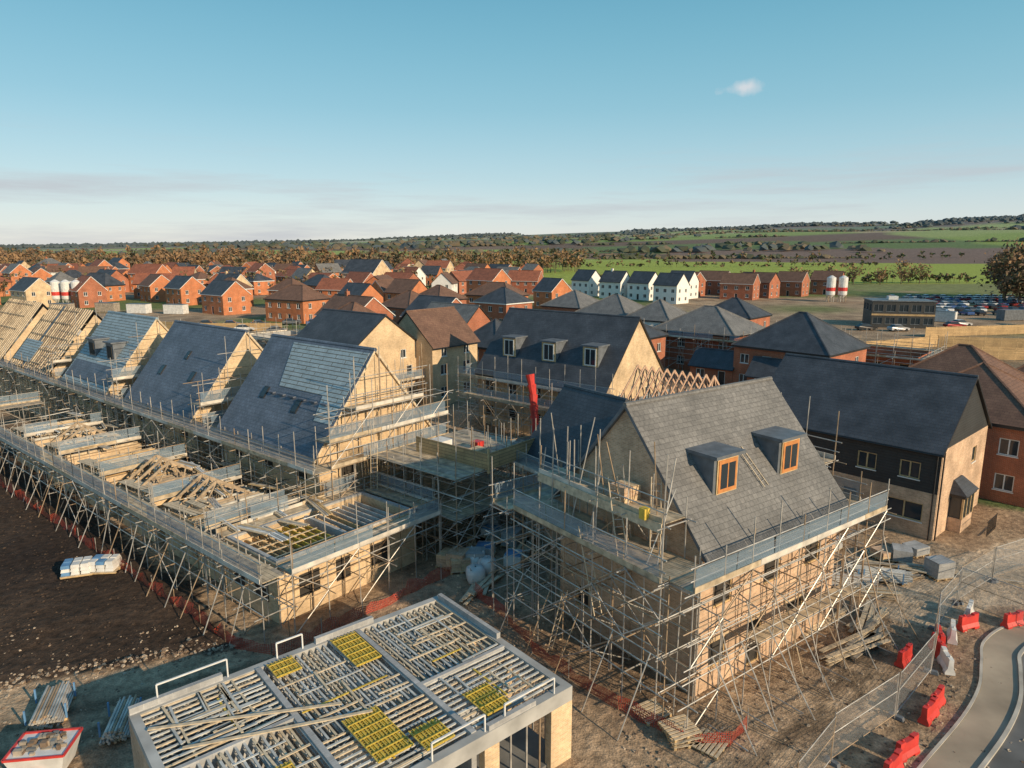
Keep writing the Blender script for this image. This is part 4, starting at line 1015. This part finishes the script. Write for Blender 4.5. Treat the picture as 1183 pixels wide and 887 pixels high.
for (x,y,h,s_) in ((166,340,11,6),(192,345,12,7),(204,350,11,6),(152,335,9,5),(128,318,9,5),(135,322,8,4),(178,338,9,5)):
    mb=MB(); tree(mb,0,0,0,h,s_,240,['twig_b','twig_a'],.55,sticks=26); mb.obj('bare_tree',None,T(x,y))
for (x,y,h,s_) in ((158,223,15,8),(164,232,18,9),(170,222,19,9),(164,212,14,8),(176,235,20,10),(182,245,20,10),(172,210,18,9),(184,228,21,10),(192,240,21,10),(190,220,20,10),(156,214,11,7),(200,235,21,10)):
    mb=MB(); tree(mb,0,0,0,h,s_,1000,['twig_a','twig_b','twig_a','twig_c'],.65,sticks=40); mb.obj('bare_tree',None,T(x,y))
mb=MB()
def blob(mb,x,y,z,s,m):
    V=[];
    for (dx,dy,dz) in ((1,0,0),(0,1,0),(-1,0,0),(0,-1,0),(.6,.6,.6),(-.6,.6,.7),(-.6,-.6,.6),(.6,-.6,.7),(0,0,1.05)):
        k=R.uniform(.6,1.3); V.append((x+dx*s*k,y+dy*s*k,z+dz*s*.8*k))
    mb.raw(V,[(0,1,4),(1,2,5),(2,3,6),(3,0,7),(0,4,7),(1,5,4),(2,6,5),(3,7,6),(4,5,8),(5,6,8),(6,7,8),(7,4,8)],m)
for i in range(9000):
    r=R.choice([R.uniform(3000,3500),R.uniform(1300,3300)]); phi=R.uniform(-.75,.75); x=r*math.sin(phi);y=r*math.cos(phi)
    if noise.noise((x/700,y/330,5))<(.0 if r>2900 else .20): continue
    blob(mb,x,y,gz(x,y)+2,R.uniform(6,14),R.choice(['far_wood_a','far_wood_haze','far_wood_b']) if r<2600 else 'far_wood_haze')
for i in range(16):
    r=1000+i*150; ph0=R.uniform(-.5,.45)
    for k in range(200):
        ph=ph0+k*.0020; rr=r+k*.5*(-1)**i; x=rr*math.sin(ph);y=rr*math.cos(ph)
        if noise.noise((k*.07,i*3.1,0))>-.25: blob(mb,x,y,gz(x,y)+.5,R.uniform(1.6,4.5) if R.random()<.85 else 8,R.choice(['far_wood_a','far_wood_b']))
mb.obj('distant_woodland')
# ================================================================ world, sun, camera
az=(.76,-.65); el=math.radians(21.5)
sun=bpy.data.lights.new('sun','SUN'); sun.energy=5.0; sun.angle=math.radians(.5); sun.color=(1,.79,.53)
so=bpy.data.objects.new('sun',sun); S.collection.objects.link(so)
so.rotation_euler=Vector((az[0]*math.cos(el),az[1]*math.cos(el),math.sin(el))).to_track_quat('Z','Y').to_euler()
w=bpy.data.worlds.new('World'); S.world=w; w.use_nodes=True; nt=w.node_tree; bg=nt.nodes['Background']
sky=node(nt,'ShaderNodeTexSky'); sky.sky_type='NISHITA'; sky.sun_disc=False; sky.sun_elevation=el; sky.sun_rotation=math.atan2(az[0],az[1])
sky.air_density=1.0; sky.dust_density=.6; sky.ozone_density=1.0
tc=node(nt,'ShaderNodeTexCoord')
sp=node(nt,'ShaderNodeSeparateXYZ'); lk(nt,tc.outputs['Generated'],sp.inputs[0])
ramp=node(nt,'ShaderNodeValToRGB'); cr_=ramp.color_ramp; cr_.interpolation='B_SPLINE'
st=[(0,(.78,.76,.72)),(.03,(.68,.75,.77)),(.09,(.46,.66,.74)),(.18,(.26,.55,.67)),(.32,(.12,.41,.55)),(.7,(.07,.24,.42)),(1,(.06,.2,.38))]
while len(cr_.elements)<len(st): cr_.elements.new(.5)
for el_,(p,c_) in zip(cr_.elements,st): el_.position=p; el_.color=(c_[0],c_[1],c_[2],1)
lk(nt,sp.outputs[2],ramp.inputs[0])
sc8=node(nt,'ShaderNodeVectorMath',operation='SCALE'); lk(nt,ramp.outputs[0],sc8.inputs[0]); sc8.inputs['Scale'].default_value=8.0
tint=node(nt,'ShaderNodeMixRGB'); tint.inputs[0].default_value=.82; lk(nt,sky.outputs[0],tint.inputs[1]); lk(nt,sc8.outputs[0],tint.inputs[2])
mp=node(nt,'ShaderNodeMapping'); mp.inputs['Scale'].default_value=(1.6,1.6,20); lk(nt,tc.outputs['Generated'],mp.inputs[0])
cn=node(nt,'ShaderNodeTexNoise'); cn.inputs['Scale'].default_value=1.6; cn.inputs['Detail'].default_value=8; cn.inputs['Roughness'].default_value=.6; lk(nt,mp.outputs[0],cn.inputs['Vector'])
cr=node(nt,'ShaderNodeMapRange'); cr.inputs['From Min'].default_value=.47; cr.inputs['From Max'].default_value=.68; lk(nt,cn.outputs['Fac'],cr.inputs['Value'])
hm=node(nt,'ShaderNodeMapRange'); hm.inputs['From Min'].default_value=.15; hm.inputs['From Max'].default_value=.07; lk(nt,sp.outputs[2],hm.inputs['Value'])
mu=node(nt,'ShaderNodeMath',operation='MULTIPLY'); lk(nt,cr.outputs[0],mu.inputs[0]); lk(nt,hm.outputs[0],mu.inputs[1])
mu2=node(nt,'ShaderNodeMath',operation='MULTIPLY'); lk(nt,mu.outputs[0],mu2.inputs[0]); mu2.inputs[1].default_value=.75
mx=node(nt,'ShaderNodeMixRGB'); lk(nt,mu2.outputs[0],mx.inputs[0]); lk(nt,tint.outputs[0],mx.inputs[1]); mx.inputs[2].default_value=(4.1,4.3,4.6,1)
th=math.radians(11.2); a_=(861-591.5)/800; b2=(443.5-101)/800
cd=Vector((a_,math.cos(th)+b2*math.sin(th),-math.sin(th)+b2*math.cos(th))).normalized()
sb=node(nt,'ShaderNodeVectorMath',operation='SUBTRACT'); lk(nt,tc.outputs['Generated'],sb.inputs[0]); sb.inputs[1].default_value=cd
sc=node(nt,'ShaderNodeVectorMath',operation='MULTIPLY'); lk(nt,sb.outputs[0],sc.inputs[0]); sc.inputs[1].default_value=(1,1,2.4)
ln=node(nt,'ShaderNodeVectorMath',operation='LENGTH'); lk(nt,sc.outputs[0],ln.inputs[0])
n5=node(nt,'ShaderNodeTexNoise'); n5.inputs['Scale'].default_value=45; n5.inputs['Detail'].default_value=6; lk(nt,tc.outputs['Generated'],n5.inputs['Vector'])
ad=node(nt,'ShaderNodeMath',operation='MULTIPLY_ADD'); lk(nt,n5.outputs['Fac'],ad.inputs[0]); ad.inputs[1].default_value=.05; lk(nt,ln.outputs['Value'],ad.inputs[2])
m5=node(nt,'ShaderNodeMapRange'); m5.inputs['From Min'].default_value=.054; m5.inputs['From Max'].default_value=.030; m5.inputs['To Max'].default_value=.65; lk(nt,ad.outputs[0],m5.inputs['Value'])
mx2=node(nt,'ShaderNodeMixRGB'); lk(nt,m5.outputs[0],mx2.inputs[0]); lk(nt,mx.outputs[0],mx2.inputs[1]); mx2.inputs[2].default_value=(6.4,6.0,6.0,1)
lk(nt,mx2.outputs[0],bg.inputs['Color']); bg.inputs['Strength'].default_value=.13
cam=bpy.data.cameras.new('camera'); co=bpy.data.objects.new('camera',cam); S.collection.objects.link(co)
co.location=(0,0,18); co.rotation_euler=(math.radians(78.8),0,0); cam.lens=36*800/1183; cam.clip_end=12000; cam.clip_start=.5
S.camera=co
print('objs',len(bpy.data.objects),'faces',sum(len(m.polygons) for m in bpy.data.meshes))
